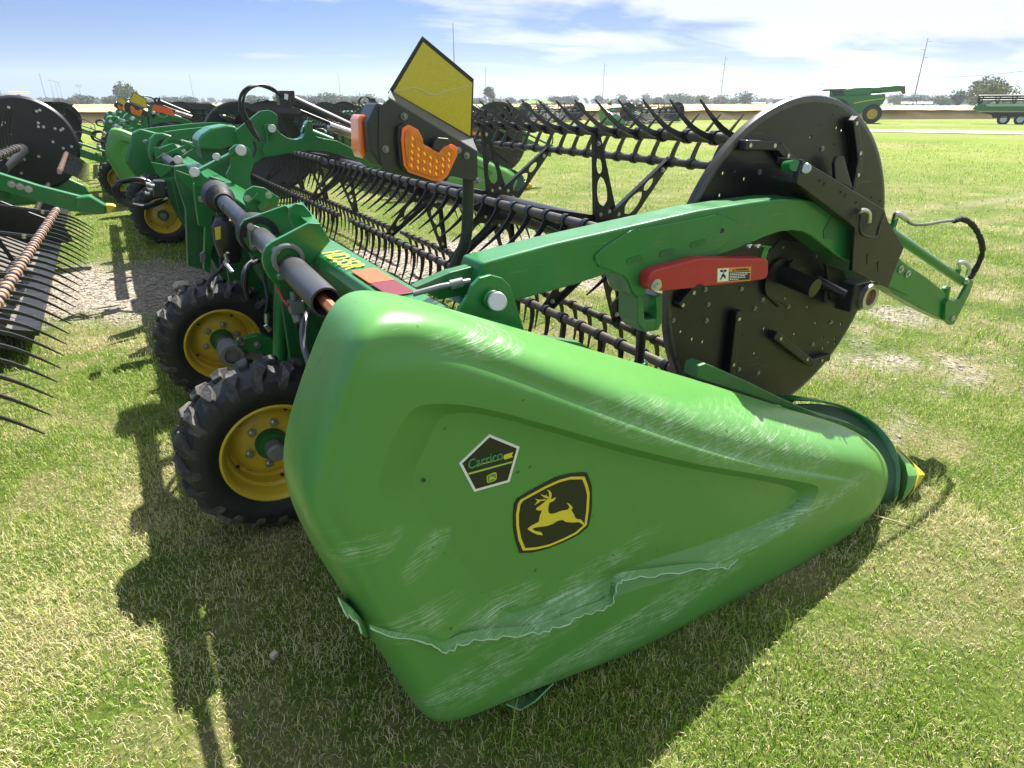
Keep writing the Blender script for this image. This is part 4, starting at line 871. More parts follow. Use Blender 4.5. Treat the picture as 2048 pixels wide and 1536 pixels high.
ln.build('small_print', WHITE, WD)
pm = MB()
for poly in ([(.09,.72),(.17,.72),(.17,.88),(.09,.88)], [(.19,.72),(.27,.72),(.27,.88),(.19,.88)], [(.165,.66),(.195,.66),(.195,.74),(.165,.74)], [(.15,.50),(.20,.54),(.22,.62),(.17,.62),(.12,.50)], [(.20,.56),(.26,.28),(.23,.26),(.17,.42),(.12,.20),(.08,.18),(.14,.50)], [(.20,.52),(.27,.44),(.25,.40),(.18,.48)]):
    pm.add([WP(*q)+Vector((0,-.0014,0)) for q in poly], [tuple(range(len(poly)))])
pm.build('pictogram', INK, WD)
# small green bracket behind the stop
sb = MB(); sb.bar(P(1496,488,1.5), P(1536,493,1.5), .03, .006); sb.bar(P(1533,492,1.5), P(1524,522,1.5), .006, .03); sb.build('sensor_bracket', GREEN, H1)
for x in (1497,1514): MB().bolt(P(x,489,1.47), ax=(0,-.3,-1), r=.008, h=.012).build('bolt', STEEL, H1)
# ---- black slide bracket at the arm's outer end
BK = MB(); BK.prism(pw([(1601,318),(1609,323),(1700,378),(1766,419),(1772,440),(1805,494),(1790,530),(1773,576),(1740,560),(1701,541),(1703,500),(1706,456),(1683,436),(1590,366),(1594,340)], 1.4376), 1.4300, 1.4452)
BKo = BK.build('slide_bracket', BLACK, H1, bevel=.003)
tbx = MB(); a_, b_ = P(1570,340,1.5190), P(1740,440,1.5190)
bx_ = MB(); pts_ = pw([(1583,322),(1597,318),(1766,419),(1740,450),(1690,436),(1571,362)], 1.5190)
bx_.prism(pw([(1601,318),(1766,419),(1764,430),(1599,330)], 1.4452), 1.4452, 1.5407); bx_.prism(pw([(1590,356),(1690,430),(1686,440),(1588,366)], 1.4452), 1.4452, 1.5407); bx_.prism(pw([(1601,318),(1766,419),(1683,436),(1590,366)], 1.5407), 1.5407, 1.5559)
bx_.build('slide_channel', BLACK, BKo, bevel=.003)
MB().cyl(P(1572,333,1.4973), P(1590,331,1.4430), .019, n=20).build('green_pin', GREEN, BKo, smooth=True); MB().cyl(P(1612,337,1.4214), P(1612,337,1.4539), .017, n=20).build('pin_head', STEEL, BKo, smooth=True, bevel=.003)
nn = MB()
for x, y, q in ((1648,365,'0'),(1690,388,'2'),(1721,409,'1')):
    text(q, P(x-2,y+6,1.4284), Vector((.9,0,-.35)), Vector((.35,0,.9)), .022, 'scale_number', INK, BKo, depth=.0004)
    nn.cyl(P(x-9,y-4,1.4284), P(x-9,y-4,1.4322), .0045, n=10)
for x, y, r_ in ((1736,518,.012),(1757,533,.012)): nn.bar(P(x,y-9,1.4289), P(x,y+9,1.4289), .012, .002, up=(0,1,0))
for x, y in ((1742,395),(1760,402),(1700,560),(1708,577)): nn.cyl(P(x,y,1.4284), P(x,y,1.4322), .004, n=10)
nn.build('bracket_hole', INK, BKo)
hdl = MB(); hdl.tube(spline([P(1722,428,1.4105), P(1720,462,1.3997), P(1733,473,1.3942), P(1752,473,1.3942), P(1758,455,1.3997), P(1768,428,1.4105)], 6), .0055, 8); hdl.build('handle_loop', BLACK, BKo, smooth=True)
hs_ = MB(); hs_.tube(spline([P(1718,428,1.4214), P(1726,420,1.4105), P(1738,426,1.4105), P(1738,445,1.4105)], 5), .008, 8); hs_.build('latch_hook', STEEL, BKo, smooth=True)
MB().cyl(P(1700,438,1.4756), P(1722,432,1.4430), .022, n=16).build('latch_knob', PLASTIC, BKo, smooth=True)
MB().prism(pw([(1662,325),(1668,312),(1682,312),(1686,330),(1700,378),(1664,360)], 1.60), 1.585, 1.60).build('round_end_plate', PLASTIC, H1, bevel=.004)
# ---- fore-aft cylinder and the bar beyond the bracket
FB = MB().prism(pw([(1790,505),(1800,520),(1850,553),(1896,590),(1898,620),(1890,643),(1840,618),(1790,590),(1773,573)], 1.4539), 1.4485, 1.5190).build('arm_extension', GREEN, H1, bevel=.005)
MB().prism(pw([(1788,508),(1828,545),(1815,590),(1775,572)], 1.4430), 1.4387, 1.4485).build('extension_plate', GREEN, FB, bevel=.002)
for x, y in ((1800,538),(1814,547)): MB().bolt(P(x,y,1.4376), r=.011, h=.012).build('bolt', STEEL, FB)
ep = MB().prism(pw([(1889,606),(1896,598),(1906,601),(1918,597),(1930,575),(1938,556),(1945,563),(1938,585),(1915,630),(1906,648),(1898,650),(1888,640)], 1.4376), 1.4322, 1.4485).build('end_plate', GREEN, H1, bevel=.002)
for x, y in ((1904,636),(1932,562)): MB().bolt(P(x,y,1.4322), r=.010, h=.012).build('bolt', STEEL, ep)
fc = MB(); fc.cyl(P(1778,462,1.4647), P(1925,563,1.4647), .021, n=24); fc.cyl(P(1774,459,1.4647), P(1780,463,1.4647), .025, n=24); fco = fc.build('fore_aft_cylinder', GREEN, H1, smooth=True)
pt = MB(); pt.cyl(P(1785,456,1.4593), P(1791,436,1.4593), .012, n=14); pt.cyl(P(1912,553,1.4593), P(1918,536,1.4593), .012, n=14); pt.cyl(P(1893,575,1.4593), P(1888,600,1.4593), .018, n=14); pt.build('cylinder_ports', GREEN, fco, smooth=True)
el = MB(); el.tube(spline([P(1790,437,1.4593), P(1793,428,1.4539), P(1802,431,1.4430), P(1815,440,1.4322)], 5), .011, 10); el.build('elbow_fitting', STEEL, fco, smooth=True); el = MB(); el.tube(spline([P(1917,537,1.4593), P(1919,526,1.4539), P(1930,526,1.4430), P(1938,535,1.4322), P(1934,550,1.4322)], 5), .010, 10); el.build('elbow_fitting', STEEL, fco, smooth=True)
MB().tube(spline([P(1812,438,1.4322), P(1824,448,1.4214), P(1850,449,1.4105), P(1880,444,1.4105), P(1912,440,1.4105)], 6), .0065, 10).build('steel_pipe', mat('grey_pipe', (.22,.23,.23), .35), fco, smooth=True)
sl4 = spline([P(1908,442,1.4105), P(1925,438,1.4105), P(1945,450,1.4105), P(1960,475,1.4105), P(1965,500,1.4214), P(1958,525,1.4214), P(1948,543,1.4322), P(1940,556,1.4322)], 9); rnd = random.Random(3)
MB().tube(sl4, .012, 12, rr=[.0115+rnd.uniform(-.0022,.0026) for _ in sl4]).build('sleeved_hose', mat('woven_sleeve', (.014,.014,.014), .8, bump=.5, bscale=120), fco, smooth=True)

# ---- marker light on its post
MY = 1.72
ml = empty('marker_light', P(912,540,1.78)); ml.parent = H1; ml.location = P(912,540,1.78)-Vector(H1['_w'])
mst = MB(); c_ = spline([P(898,556,1.80), P(908,535,1.79), P(922,505,1.77), P(931,480,1.76), P(935,440,1.76), P(937,345,1.76), P(937,320,1.76)], 6)
mst.tube(c_, .0175, 14); mst.build('light_post', BLACK, ml, smooth=True)
# folded housing plate
hp = [(776,232),(795,215),(812,222),(945,290),(956,303),(956,345),(950,362),(900,350),(850,330),(800,345),(770,330),(762,300)]
HS = MB().prism(pw([(758,215),(780,197),(955,303),(956,352),(948,363),(905,352),(870,366),(765,342),(757,300)], MY), MY, MY+.004).build('light_housing', mat('housing_plate', (.022,.024,.026), .34, dust=.2, dustcol=(.08,.08,.075)), ml, bevel=.002)
MB().add([P(776,193,MY), P(955,302,MY), P(945,276,MY+.05), P(780,178,MY+.05)]+[v-Vector((0,0,.004)) for v in (P(776,193,MY), P(955,302,MY), P(945,276,MY+.05), P(780,178,MY+.05))], [(0,1,2,3),(7,6,5,4),(0,4,5,1),(2,6,7,3),(1,5,6,2),(3,7,4,0)]).build('housing_rim', mat('dark_rim_plate', (.10,.105,.11), .35), HS)
bx1 = [(735,243),(757,202),(780,197),(797,226),(775,262),(768,295),(770,335),(800,352),(745,335),(738,290)]
MB().prism(pw([(736,245),(756,205),(783,210),(800,240),(790,290),(800,330),(765,335),(740,300)], MY), MY+.004, MY+.10).build('lamp_box', PLASTIC, HS, bevel=.006)
# amber lamps: lens body, inner glow ribs
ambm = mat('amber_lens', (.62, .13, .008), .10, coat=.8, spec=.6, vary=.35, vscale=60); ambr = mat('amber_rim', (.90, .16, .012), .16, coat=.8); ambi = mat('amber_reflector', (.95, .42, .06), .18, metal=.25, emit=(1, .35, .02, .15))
lp = [(805,256),(818,249),(837,259),(845,274),(846,287),(880,305),(893,290),(905,288),(917,296),(915,312),(896,352),(884,363),(868,362),(818,345),(808,330),(803,280)]
LB = MB().prism(pw([(x-8, y-3) for x, y in lp], MY-.018), MY-.02, MY).build('lamp', PLASTIC, HS, bevel=.003)
MB().prism(pw(lp, MY-.030), MY-.030, MY-.021).build('lamp_rim', ambr, LB, bevel=.003)
cc = (858, 312); inn = [(cc[0]+(x-cc[0])*.87, cc[1]+(y-cc[1])*.87) for x, y in lp]
MB().prism(pw(inn, MY-.036), MY-.036, MY-.0305).build('lamp_lens', ambm, LB, bevel=.003)
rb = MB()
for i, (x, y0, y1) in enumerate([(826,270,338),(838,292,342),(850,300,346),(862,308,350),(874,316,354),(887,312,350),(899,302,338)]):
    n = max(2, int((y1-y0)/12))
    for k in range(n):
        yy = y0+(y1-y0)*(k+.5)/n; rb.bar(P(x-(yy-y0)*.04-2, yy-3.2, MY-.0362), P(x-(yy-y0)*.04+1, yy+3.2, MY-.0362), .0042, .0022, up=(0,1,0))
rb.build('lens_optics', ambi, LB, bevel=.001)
for i, (x, y0, y1) in enumerate([(820,262,336),(832,280,341),(844,297,345),(856,306,349),(868,314,353),(880,318,355),(893,312,348)]):
    MB().bar(P(x, y0, MY-.0360), P(x-3, y1, MY-.0360), .0022, .003, up=(0,1,0)).build('lens_rib', ambr, LB)
MB().prism(pw([(868,285),(876,275),(897,277),(903,286),(893,289),(882,303),(866,298)], MY-.034), MY-.034, MY-.02).build('lamp_clip', PLASTIC, LB, bevel=.002)
LB2 = MB().prism(pw([(716,238),(722,228),(735,232),(737,250),(733,300),(726,320),(718,300)], MY+.05), MY+.045, MY+.12).build('lamp', ambr, HS, bevel=.006)
for x, y in ((807,233),(770,298),(915,300),(932,311),(955,363)): MB().bolt(P(x,y,MY), r=.0065, h=.014).build('bolt', CAST, HS)
# yellow reflector plate
rf = MB().prism(pw([(845,72),(948,158),(944,280),(776,186)], MY+.045), MY+.045, MY+.049).build('reflector_plate', BLACK, ml, bevel=.001)
def refl():
    m = mat('yellow_reflector', (.60, .47, .012), .32, coat=.3); t = m.node_tree; N = t.nodes; L = t.links; b = N['Principled BSDF']
    g = N.new('ShaderNodeNewGeometry'); mp = N.new('ShaderNodeMapping'); mp.inputs['Rotation'].default_value = (0, R(28), 0); L.new(g.outputs['Position'], mp.inputs[0])
    ch = N.new('ShaderNodeTexBrick'); ch.inputs['Scale'].default_value = 75; ch.inputs['Mortar Size'].default_value = .025; ch.inputs['Color1'].default_value = (.62,.48,.012,1); ch.inputs['Color2'].default_value = (.52,.41,.01,1); ch.inputs['Mortar'].default_value = (.38,.30,.01,1)
    cb_ = N.new('ShaderNodeCombineXYZ'); sp = N.new('ShaderNodeSeparateXYZ'); L.new(mp.outputs[0], sp.inputs[0]); L.new(sp.outputs[0], cb_.inputs[0]); L.new(sp.outputs[2], cb_.inputs[1]); L.new(cb_.outputs[0], ch.inputs[0]); L.new(ch.outputs[0], b.inputs['Base Color']); return m
rfl = MB().prism(pw([(846,84),(944,166),(940,272),(787,184)], MY+.044), MY+.0425, MY+.045).build('yellow_reflector', refl(), rf)
MB().tube(spline([P(788,181,MY+.0425), P(805,181,MY+.0425), P(822,176,MY+.0425), P(838,178,MY+.0425), P(855,187,MY+.0425), P(872,190,MY+.0425), P(890,183,MY+.0425), P(915,177,MY+.0425), P(938,171,MY+.0425)], 5), .0017, 5).build('pale_crack', mat('pale_scratch', (.55,.50,.22), .5), rf)

# ---- centre section: tower, centre reel arm, lift cylinder, gussets, coupler
CY = 5.6
cp = MB().prism(pw([(350,333),(372,330),(388,352),(396,452),(408,470),(416,541),(376,532),(372,420),(352,360)], CY), CY, CY+.12).build('tower_post', GREEND, H1, bevel=.006)
cp2 = MB().prism(pw([(388,368),(408,366),(420,352),(450,362),(462,380),(452,420),(440,452),(424,500),(420,548),(408,540),(410,455),(398,452),(390,400)], CY-.5), CY-.5, CY-.42).build('gearbox_plate', GREEN, H1, bevel=.004)
for x, y in ((403,398),(436,371)): MB().bolt(P(x,y,CY-.5), r=.016, h=.02).build('bolt', STEEL, cp2)
MB().prism(pw([(400,508),(408,502),(412,512),(410,526),(402,526)], CY-.52), CY-.53, CY-.5).build('lower_clip', CAST, cp2, bevel=.002)
gu = MB().prism(pw([(458,300),(470,290),(484,289),(497,296),(505,312),(507,330),(500,352),(503,372),(512,382),(500,392),(470,372),(452,350),(462,330)], 5.0), 5.0, 5.03).build('tower_gusset', GREEN, H1, bevel=.004)
gu2 = MB().prism(pw([(380,345),(386,338),(398,338),(408,352),(425,362),(440,368),(420,376),(392,372),(386,362)], 4.9), 4.9, 4.93).build('link_gusset', GREEN, H1, bevel=.004)
MB().bar(P(390,344,5.0), P(480,299,5.05), .02, .09, up=(0,1,0)).build('link_bar', GREEN, H1, bevel=.004)
pp = MB()
for x, y, r_ in ((482,301,.036),(389,345,.034),(433,314,.026),(356,320,.028)): pp.cyl(P(x,y,4.88), P(x,y,5.0), r_, n=20)
pp.build('link_pins', STEEL, H1, bevel=.006)
cvr = MB().prism(pw([(396,279),(404,268),(422,256),(455,250),(470,252),(478,260),(478,287),(450,296),(442,300),(398,298)], 6.3), 6.3, 6.75).build('valve_cover', GREEN, H1, bevel=.02, seg=3)
MB().prism(pw([(400,296),(450,296),(456,310),(470,318),(440,325),(405,318)], 6.4), 6.4, 6.8).build('valve_block', GREEND, H1, bevel=.006)
tw = MB().prism(pw([(470,262),(520,222),(540,220),(555,230),(556,240),(550,290),(540,305),(505,330),(480,320),(476,285)], 6.25), 6.25, 6.29).build('tower_side', GREEN, H1, bevel=.005)
MB().prism(pw([(528,250),(540,247),(552,262),(546,285),(534,282)], 6.2), 6.2, 6.25).build('tower_lug', GREEN, tw, bevel=.003)
MB().cyl(P(544,257,6.15), P(544,257,6.25), .035, n=20).build('tower_pin', STEEL, tw, bevel=.005)
ca_ = MB().prism(pw([(536,256),(546,250),(552,256),(562,268),(578,277),(593,279),(605,276),(611,265),(612,248),(617,241),(624,243),(627,262),(633,273),(648,277),(675,282),(700,294),(722,308),(724,324),(690,312),(655,302),(620,300),(590,303),(560,310),(530,314),(524,300),(534,282)], 6.2), 6.2, 6.32).build('centre_reel_arm', GREEN, H1, bevel=.006)
MB().prism(pw([(722,308),(724,324),(800,372),(806,360)], 6.2), 6.2, 6.32).build('arm_tip', GREEN, ca_, bevel=.005)
MB().cyl(P(604,258,6.26), P(664,282,6.26), .035, n=16).build('phase_cylinder', GREEN, ca_, smooth=True)
cc_ = MB(); cc_.cyl(P(566,192,6.0), P(716,262,6.0), .045, n=20); cc_.box(P(571,196,6.0), (.13,.12,.11)); cc_.build('lift_cylinder', PLASTIC, H1, smooth=True)
MB().cyl(P(600,222,5.9), P(720,272,5.9), .016, n=12).build('cylinder_pipe', BLACK, H1, smooth=True)
MB().cyl(P(657,252,5.9), P(730,278,5.9), .040, n=24).build('chrome_rod', CHROME, H1, smooth=True)
MB().prism(pw([(569,187),(576,189),(575,200),(568,198)], 5.93), 5.92, 5.93).build('cylinder_label', WHITE, H1)
for k, dx in enumerate((0, 7)):
    hose([(520+dx,281,5.8),(507+dx,268,5.8),(494+dx,248,5.8),(483+dx,226,5.8),(479+dx,205,5.8),(484+dx,186,5.8),(498+dx,174,5.8),(518+dx,171-k,5.85),(540+dx,178,5.9),(562,190+k*4,5.95)], .011)
hose([(508,282,5.6),(511,296,5.6),(508,308,5.6),(500,318,5.6)], .012)
hose([(520,282,5.7),(508,262,5.7),(500,240,5.7)], .012)
# coupler box with its loops of hose, the folded light plates
MB().prism(pw([(307,362),(330,362),(331,395),(308,395)], 6.2), 6.2, 6.34).build('coupler_box', PLASTIC, H1, bevel=.008)
for k, (r_, dx, dy) in enumerate(((1,0,0),(.9,2,3),(.82,4,1),(1.08,-1,4))):
    hose([(306+dx,372+dy,6.2),(288+dx,360+dy,6.2),(262,358+dy,6.2+.05*k),(262-28*r_,366+dy,6.2),(262-31*r_,382+dy,6.2),(262-18*r_,402+dy,6.2),(282+dx,412+dy,6.2),(310,406+dy,6.25),(335,398,6.3)], .016)
ft = MB()
for x, y in ((292,368),(296,378),(290,386),(300,371)): ft.cyl(P(x,y,6.15), P(x+9,y+1,6.15), .014, n=8)
ft.build('coupler_fittings', STEEL, H1)
for pts, Y_ in (([(302,324),(349,333),(340,342),(322,356),(312,345)], 6.5), ([(352,340),(385,352),(388,385),(368,365)], 5.5)):
    MB().prism(pw(pts, Y_), Y_, Y_+.02).build('light_plate', GREEN, H1, bevel=.003)
MB().bar(P(310,362,6.4), P(392,352,6.1), .03, .03).build('coupler_bracket', GREEN, H1)
sd2 = MB(); sd2.lathe(P(352,312,8.0), (0,-1,0), [(-.2,.10),(-.05,.12),(0,.10),(.04,.05),(.1,.04),(.12,0)], 24); sd2.build('rubber_boot', RUBBER, H1, smooth=True)
for a_, b_ in (((315,318),(372,292)), ((318,300),(345,290)), ((365,283),(392,297)), ((392,297),(360,318))): MB().bar(P(*a_, 7.6), P(*b_, 7.6), .03, .05, up=(0,1,0)).build('guard_bar', GREEN, H1, bevel=.003)
ov = MB()
v = [P(x, y, 8.3) for x, y in [(296,302),(300,278),(310,266),(326,266),(345,272),(330,280),(318,300),(312,322),(300,322)]]; ov.prism(v, 8.3, 8.4); ov.build('belt_guard', GREEN, H1, bevel=.02)
MB().prism(pw([(318,282),(330,276),(316,300),(310,318),(304,314),(308,300)], 8.28), 8.28, 8.31).build('belt_guard_opening', INK, H1)
# far half of the frame seen end-on: torque parts along the back
MB().cyl((.5, 6.7, 1.03), (.5, 10.9, 1.03), .045, n=20).build('driveline_shaft', BLACK, H1, smooth=True)
for y in (7.9, 9.4): MB().prism([(.42,.92),(.42,1.12),(.62,1.16),(.72,1.03),(.66,.9)], y, y+.02).build('driveline_bracket', GREEN, H1, bevel=.003)
far_arm = MB().prism([(P(*p, AY).x, P(*p, AY).z) for p in arm_o], 11.15, 11.27).build('reel_arm', GREEN, H1, bevel=.007)
dsc2 = MB(); dsc2.lathe((2.31, 11.25, .915), (0, -1, 0), [(.0,.0001),(0,.60),(.03,.64),(.062,DR),(.066,DR),(.03,.63),(.006,.598),(.006,.0001)], 64); dsc2.build('reel_end_disc', DISC, H1, smooth=True)

# merged tines for the copies, whose fingers are too small to tell apart
TM = MB()
for j, (d, bo, p, dr) in enumerate(TN[:100]): TM.add([Vector(v)+p for v in cache[dr].v], cache[dr].f)
def copy_header(dx, dy, label, rz=0, skip=(), lod=False, grp='draper headers parked in rows', kidmap=None):
    sk = {'tine', 'torn_edge', 'ragged_rim', 'torn_flap', 'drilled_hole', 'pale_crack'} | set(skip)
    r = copy_tree(H1, None, sk); r.location = Vector(H1['_w'])+Vector((dx, dy, 0)); r.rotation_euler = (0, 0, rz); r['label'] = label; r['group'] = grp
    t = TREST.copy(); COL.objects.link(t); t.parent = r
    if not copy_header.tm: 
        copy_header.tm = TM.build('tine', TINE, r, smooth=True); tag(copy_header.tm, kind='stuff')
        copy_header.tm.location = Vector(copy_header.tm['_w'])-Vector(H1['_w'])
        copy_header.tm.location = Vector(copy_header.tm['_w'])-Vector(H1['_w'])
    else: t = copy_header.tm.copy(); COL.objects.link(t); t.parent = r
    return r
copy_header.tm = None
TREST = [o for o in bpy.data.objects if o.name.startswith('tine') and o.get('kind') == 'stuff'][0]
H1['group'] = 'draper headers parked in rows'
SMALL = {'bolt','wheel_nut','rim_hole','disc_bolts','spider_bolts','hose_fittings','small_print','pictogram','text_panel','pictogram_panel','warning_triangle','warning_word','wheat_ear','badge_underline','scale_number','bracket_hole','channel_bolt','blind_hole','lens_optics','arm_slot','arm_hole','worn_patch','badge_lettering','small_emblem','badge_stripe','badge_line'}
H2 = copy_header(-.2, 11.1, 'green draper header end to end behind the nearest one, its green end shield facing us', skip=SMALL-{'badge_lettering','badge_line'})
SM2 = SMALL | {'model_lettering','orange_reflector','red_reflector','shutoff_valve','valve_lever','accumulator_label','cylinder_label','disc_slot','disc_hub_knob'}
H4 = copy_header(4.25, 9.8, 'green draper header in the next row, seen through the reel behind the yellow reflector', skip=SM2)
copy_header(-.1, 22.6, 'green draper header third along in the row behind the nearest one', skip=SM2)
copy_header(-3.45, 12.4, 'green draper header beyond the black disc at the far left', skip=SM2)
copy_header(-3.6, 23.8, 'green draper header farthest back in the left-hand row', skip=SM2)
copy_header(4.2, 21.2, 'green draper header farther back in the next row, showing over the black fingers', skip=SM2)
a = azd(1085, 58); copy_header(a.x-1.3, a.y-6.3, 'distant dark header before the wheat field, below the green mound', rz=R(-62), skip=SM2)
a = azd(1285, 56); copy_header(a.x-1.3, a.y-6.3, 'distant dark header before the wheat field, nearest the big black disc', rz=R(-66), skip=SM2)
# red tail plate of the second header
rpz = MB(); rpz.prism(pw([(308,209),(344,219),(350,233),(302,221)], 12.4), 12.4, 12.42); rpz.build('red_reflector', REFO, H2).location = Vector(P(326,221,12.4))-Vector(H1['_w'])-Vector((-.2,11.1,0))

# ================================================================ LEFT ROW: the header beside the camera, seen over its reel
HA = empty('draper_header', (-1.2, 6.5, 0), 'left-hand draper header with rusty reel bats and long curved black fingers', 'header', 'draper headers parked in rows')
b0, b1 = PZ(15,570,.70), PZ(105,432,.70); bd = (b1-b0)/(b1.y-b0.y)
def bp_(y, off=(0,0)): p = b0+bd*(y-b0.y); return p+Vector((off[0], 0, off[1]))
cx_, cz_ = -.50, .14  # offset of reel axis from the front bat
def bats(y0, y1, base, phs, dirs, tag_rest, axis, parts):
    for k, (ph, dr) in enumerate(zip(phs, dirs)):
        if y0 > 8 and k not in (0, 1): continue
        off = (axis[0]+.53*math.cos(R(ph)), axis[1]+.53*math.sin(R(ph)))
        mb = MB().cyl(base(y0, off), base(y1, off), .024, n=14)
        n = int((y1-y0)/.163)
        for i in range(n): y = y0+.05+i*.163; c = base(y+.08, off); c2 = base(y+.12, off); mb.cyl(c, c2, .031, n=12)
        bo = mb.build('reel_bat', BATB if k == 0 else BAT, HA, smooth=True); T0 = tine_mesh(0, dr, .72); f_ = None
        for i in range(n):
            y = y0+.05+i*.163; p = base(y, off)
            if parts and k == 0:
                if f_ is None:
                    mb = MB(); mb.v = [tuple(Vector(v)*1.0+p) for v in T0.v]; mb.f = T0.f; f_ = mb.build('tine', TINE, bo, smooth=True); f_['_off'] = [float(x) for x in (Vector(f_['_w'])-p)]
                else: o = f_.copy(); COL.objects.link(o); o.parent = bo; o.location = p+Vector(o['_off'])-Vector(bo['_w'])
            else: tag_rest.add([Vector(v)+p for v in T0.v], T0.f)
restA = MB()
axA = (-.51, .13)
bats(2.35, 6.85, lambda y, off: bp_(y, off), [-14, -74, -134, 166, 106, 46], [-34, -80, -95, 215, 165, 75], restA, axA, True)
base2 = lambda y, off: Vector((-.50-.01*(y-9), y, .62))+Vector((off[0], 0, off[1]))
bats(8.9, 12.2, base2, [-8, -68, -128, 172, 112, 52], [-34, -80, -95, 215, 160, 90], restA, (-.52, .30), True)
tag(restA.build('tine', TINE, HA, smooth=True), kind='stuff')
MB().cyl(bp_(2.3, axA), bp_(6.9, axA), .085, n=24).build('reel_tube', BLACK, HA, smooth=True)
MB().cyl(base2(8.8, (-.52,.3)), base2(12.3, (-.52,.3)), .085, n=24).build('reel_tube', BLACK, HA, smooth=True)
for y in (4.25, 5.45, 6.65):
    mb = MB(); c = bp_(y, axA)
    for ph in (-14, -74, -134, 166, 106, 46):
        e = c+Vector((.52*math.cos(R(ph)), 0, .52*math.sin(R(ph)))); mb.bar(c, e, .012, .075, up=(0,1,0)); mb.bar(c+Vector((0,-.02,0)), e+Vector((0,-.02,0)), .03, .02, up=(0,1,0))
    mb.lathe(c, (0,1,0), [(-.006,.0),(-.006,.16),(.006,.16),(.006,0)], 20); s_ = mb.build('spider_plate', BLACK, HA, bevel=.002)
    for ph in (-14, 46, 106): MB().bolt(c+Vector((.45*math.cos(R(ph)), -.03, .45*math.sin(R(ph)))), r=.011, h=.015).build('bolt', STEEL, s_)
dsA = MB(); dsA.lathe((-1.0, 12.3, .985), (0,-1,0), [(.0,.0001),(0,.60),(.0,.63),(-.03,.66),(-.045,.665),(-.03,.64),(-.01,.60),(-.01,.0001)], 72); dA = dsA.build('reel_end_disc', DISC, HA, smooth=True)
rnd = random.Random(12)
for i in range(26):
    a_, r_ = rnd.uniform(0, 6.28), rnd.uniform(.2,.58); MB().bolt((-1.0+r_*math.cos(a_), 12.3, .985+r_*math.sin(a_)), r=.013, h=.012).build('bolt', STEEL, dA)
# divider arm with its yellow tip between the two reels
ARY = 7.9
ar = MB().prism(pw([(-30,338),(0,347),(80,372),(162,393),(160,420),(150,424),(80,404),(0,380),(-30,372)], ARY), ARY, ARY+.12).build('divider_arm', GREEN, HA, bevel=.01)
for x, y in ((23,368),(40,373),(57,378)): MB().bolt(P(x,y,ARY), r=.022, h=.02).build('bolt', STEEL, ar)
sn = MB().prism(pw([(150,394),(162,393),(180,391),(200,403),(212,410),(214,427),(190,429),(165,426),(150,422)], ARY), ARY-.03, ARY+.15).build('divider_nose', GREEN, HA, bevel=.02, seg=3)
MB().prism(pw([(211,409),(226,410),(233,413),(224,422),(214,428)], ARY), ARY-.02, ARY+.14).build('divider_tip', YPL, HA, bevel=.01)
# deck and belts, cutterbar, frame
dk2 = MB(); dk2.add([(-1.35,4.9,.62),(-1.35,7.7,.62),(-.75,7.7,.24),(-.75,4.9,.24),(-1.35,4.9,.58),(-1.35,7.7,.58),(-.75,7.7,.20),(-.75,4.9,.20)], [(0,1,2,3),(7,6,5,4),(0,4,5,1),(1,5,6,2),(2,6,7,3),(3,7,4,0)]); dk2.build('draper_belt', mat('dusty_canvas', (.10,.09,.08), .75, dust=.6, dustcol=(.24,.20,.15)), HA)
sl5 = MB()
for i in range(17): sl5.bar((-1.34,4.95+i*.165,.63),(-.77,4.95+i*.165,.26),.022,.016)
sl5.build('belt_slats', CANVAS, HA)
MB().prism([(-.76,.24),(-.62,.2),(-.62,.17),(-.76,.2)], 4.9, 12.2).build('cutterbar', BLACK, HA)
MB().prism([(-1.5,.9),(-1.36,.92),(-1.36,.25),(-1.5,.25)], 1.0, 12.2).build('back_frame', GREEND, HA, bevel=.01)
MB().prism([(-1.5,1.0),(-1.1,.8),(-.4,.35),(-.35,.12),(-1.5,.12)], 12.36, 12.5).build('end_shield', GREEN, HA, bevel=.03)
MB().prism([(-1.5,.85),(-1.0,.65),(-.55,.38),(-.5,.2),(-1.5,.16)], 8.2, 8.25).build('divider_plate', BLACK, HA, bevel=.01)

# ================================================================ BACKGROUND
def quad_ground(pts, z, name, m, kind='structure'):
    mb = MB().add([(p.x, p.y, z) for p in pts], [tuple(range(len(pts)))]); o = mb.build(name, m); tag(o, kind=kind); return o
l0, l1, r1, r0 = PZ(1640,257.5), PZ(2048,263.8), PZ(2048,271), PZ(1640,262.5)
e = (l1-l0).normalized()*30
quad_ground([l0, l1+e, r1+e, r0], .03, 'gravel_road', mat('pale_gravel', (.46,.42,.37), .95, vary=.18, vscale=3, bump=.5, bscale=20))
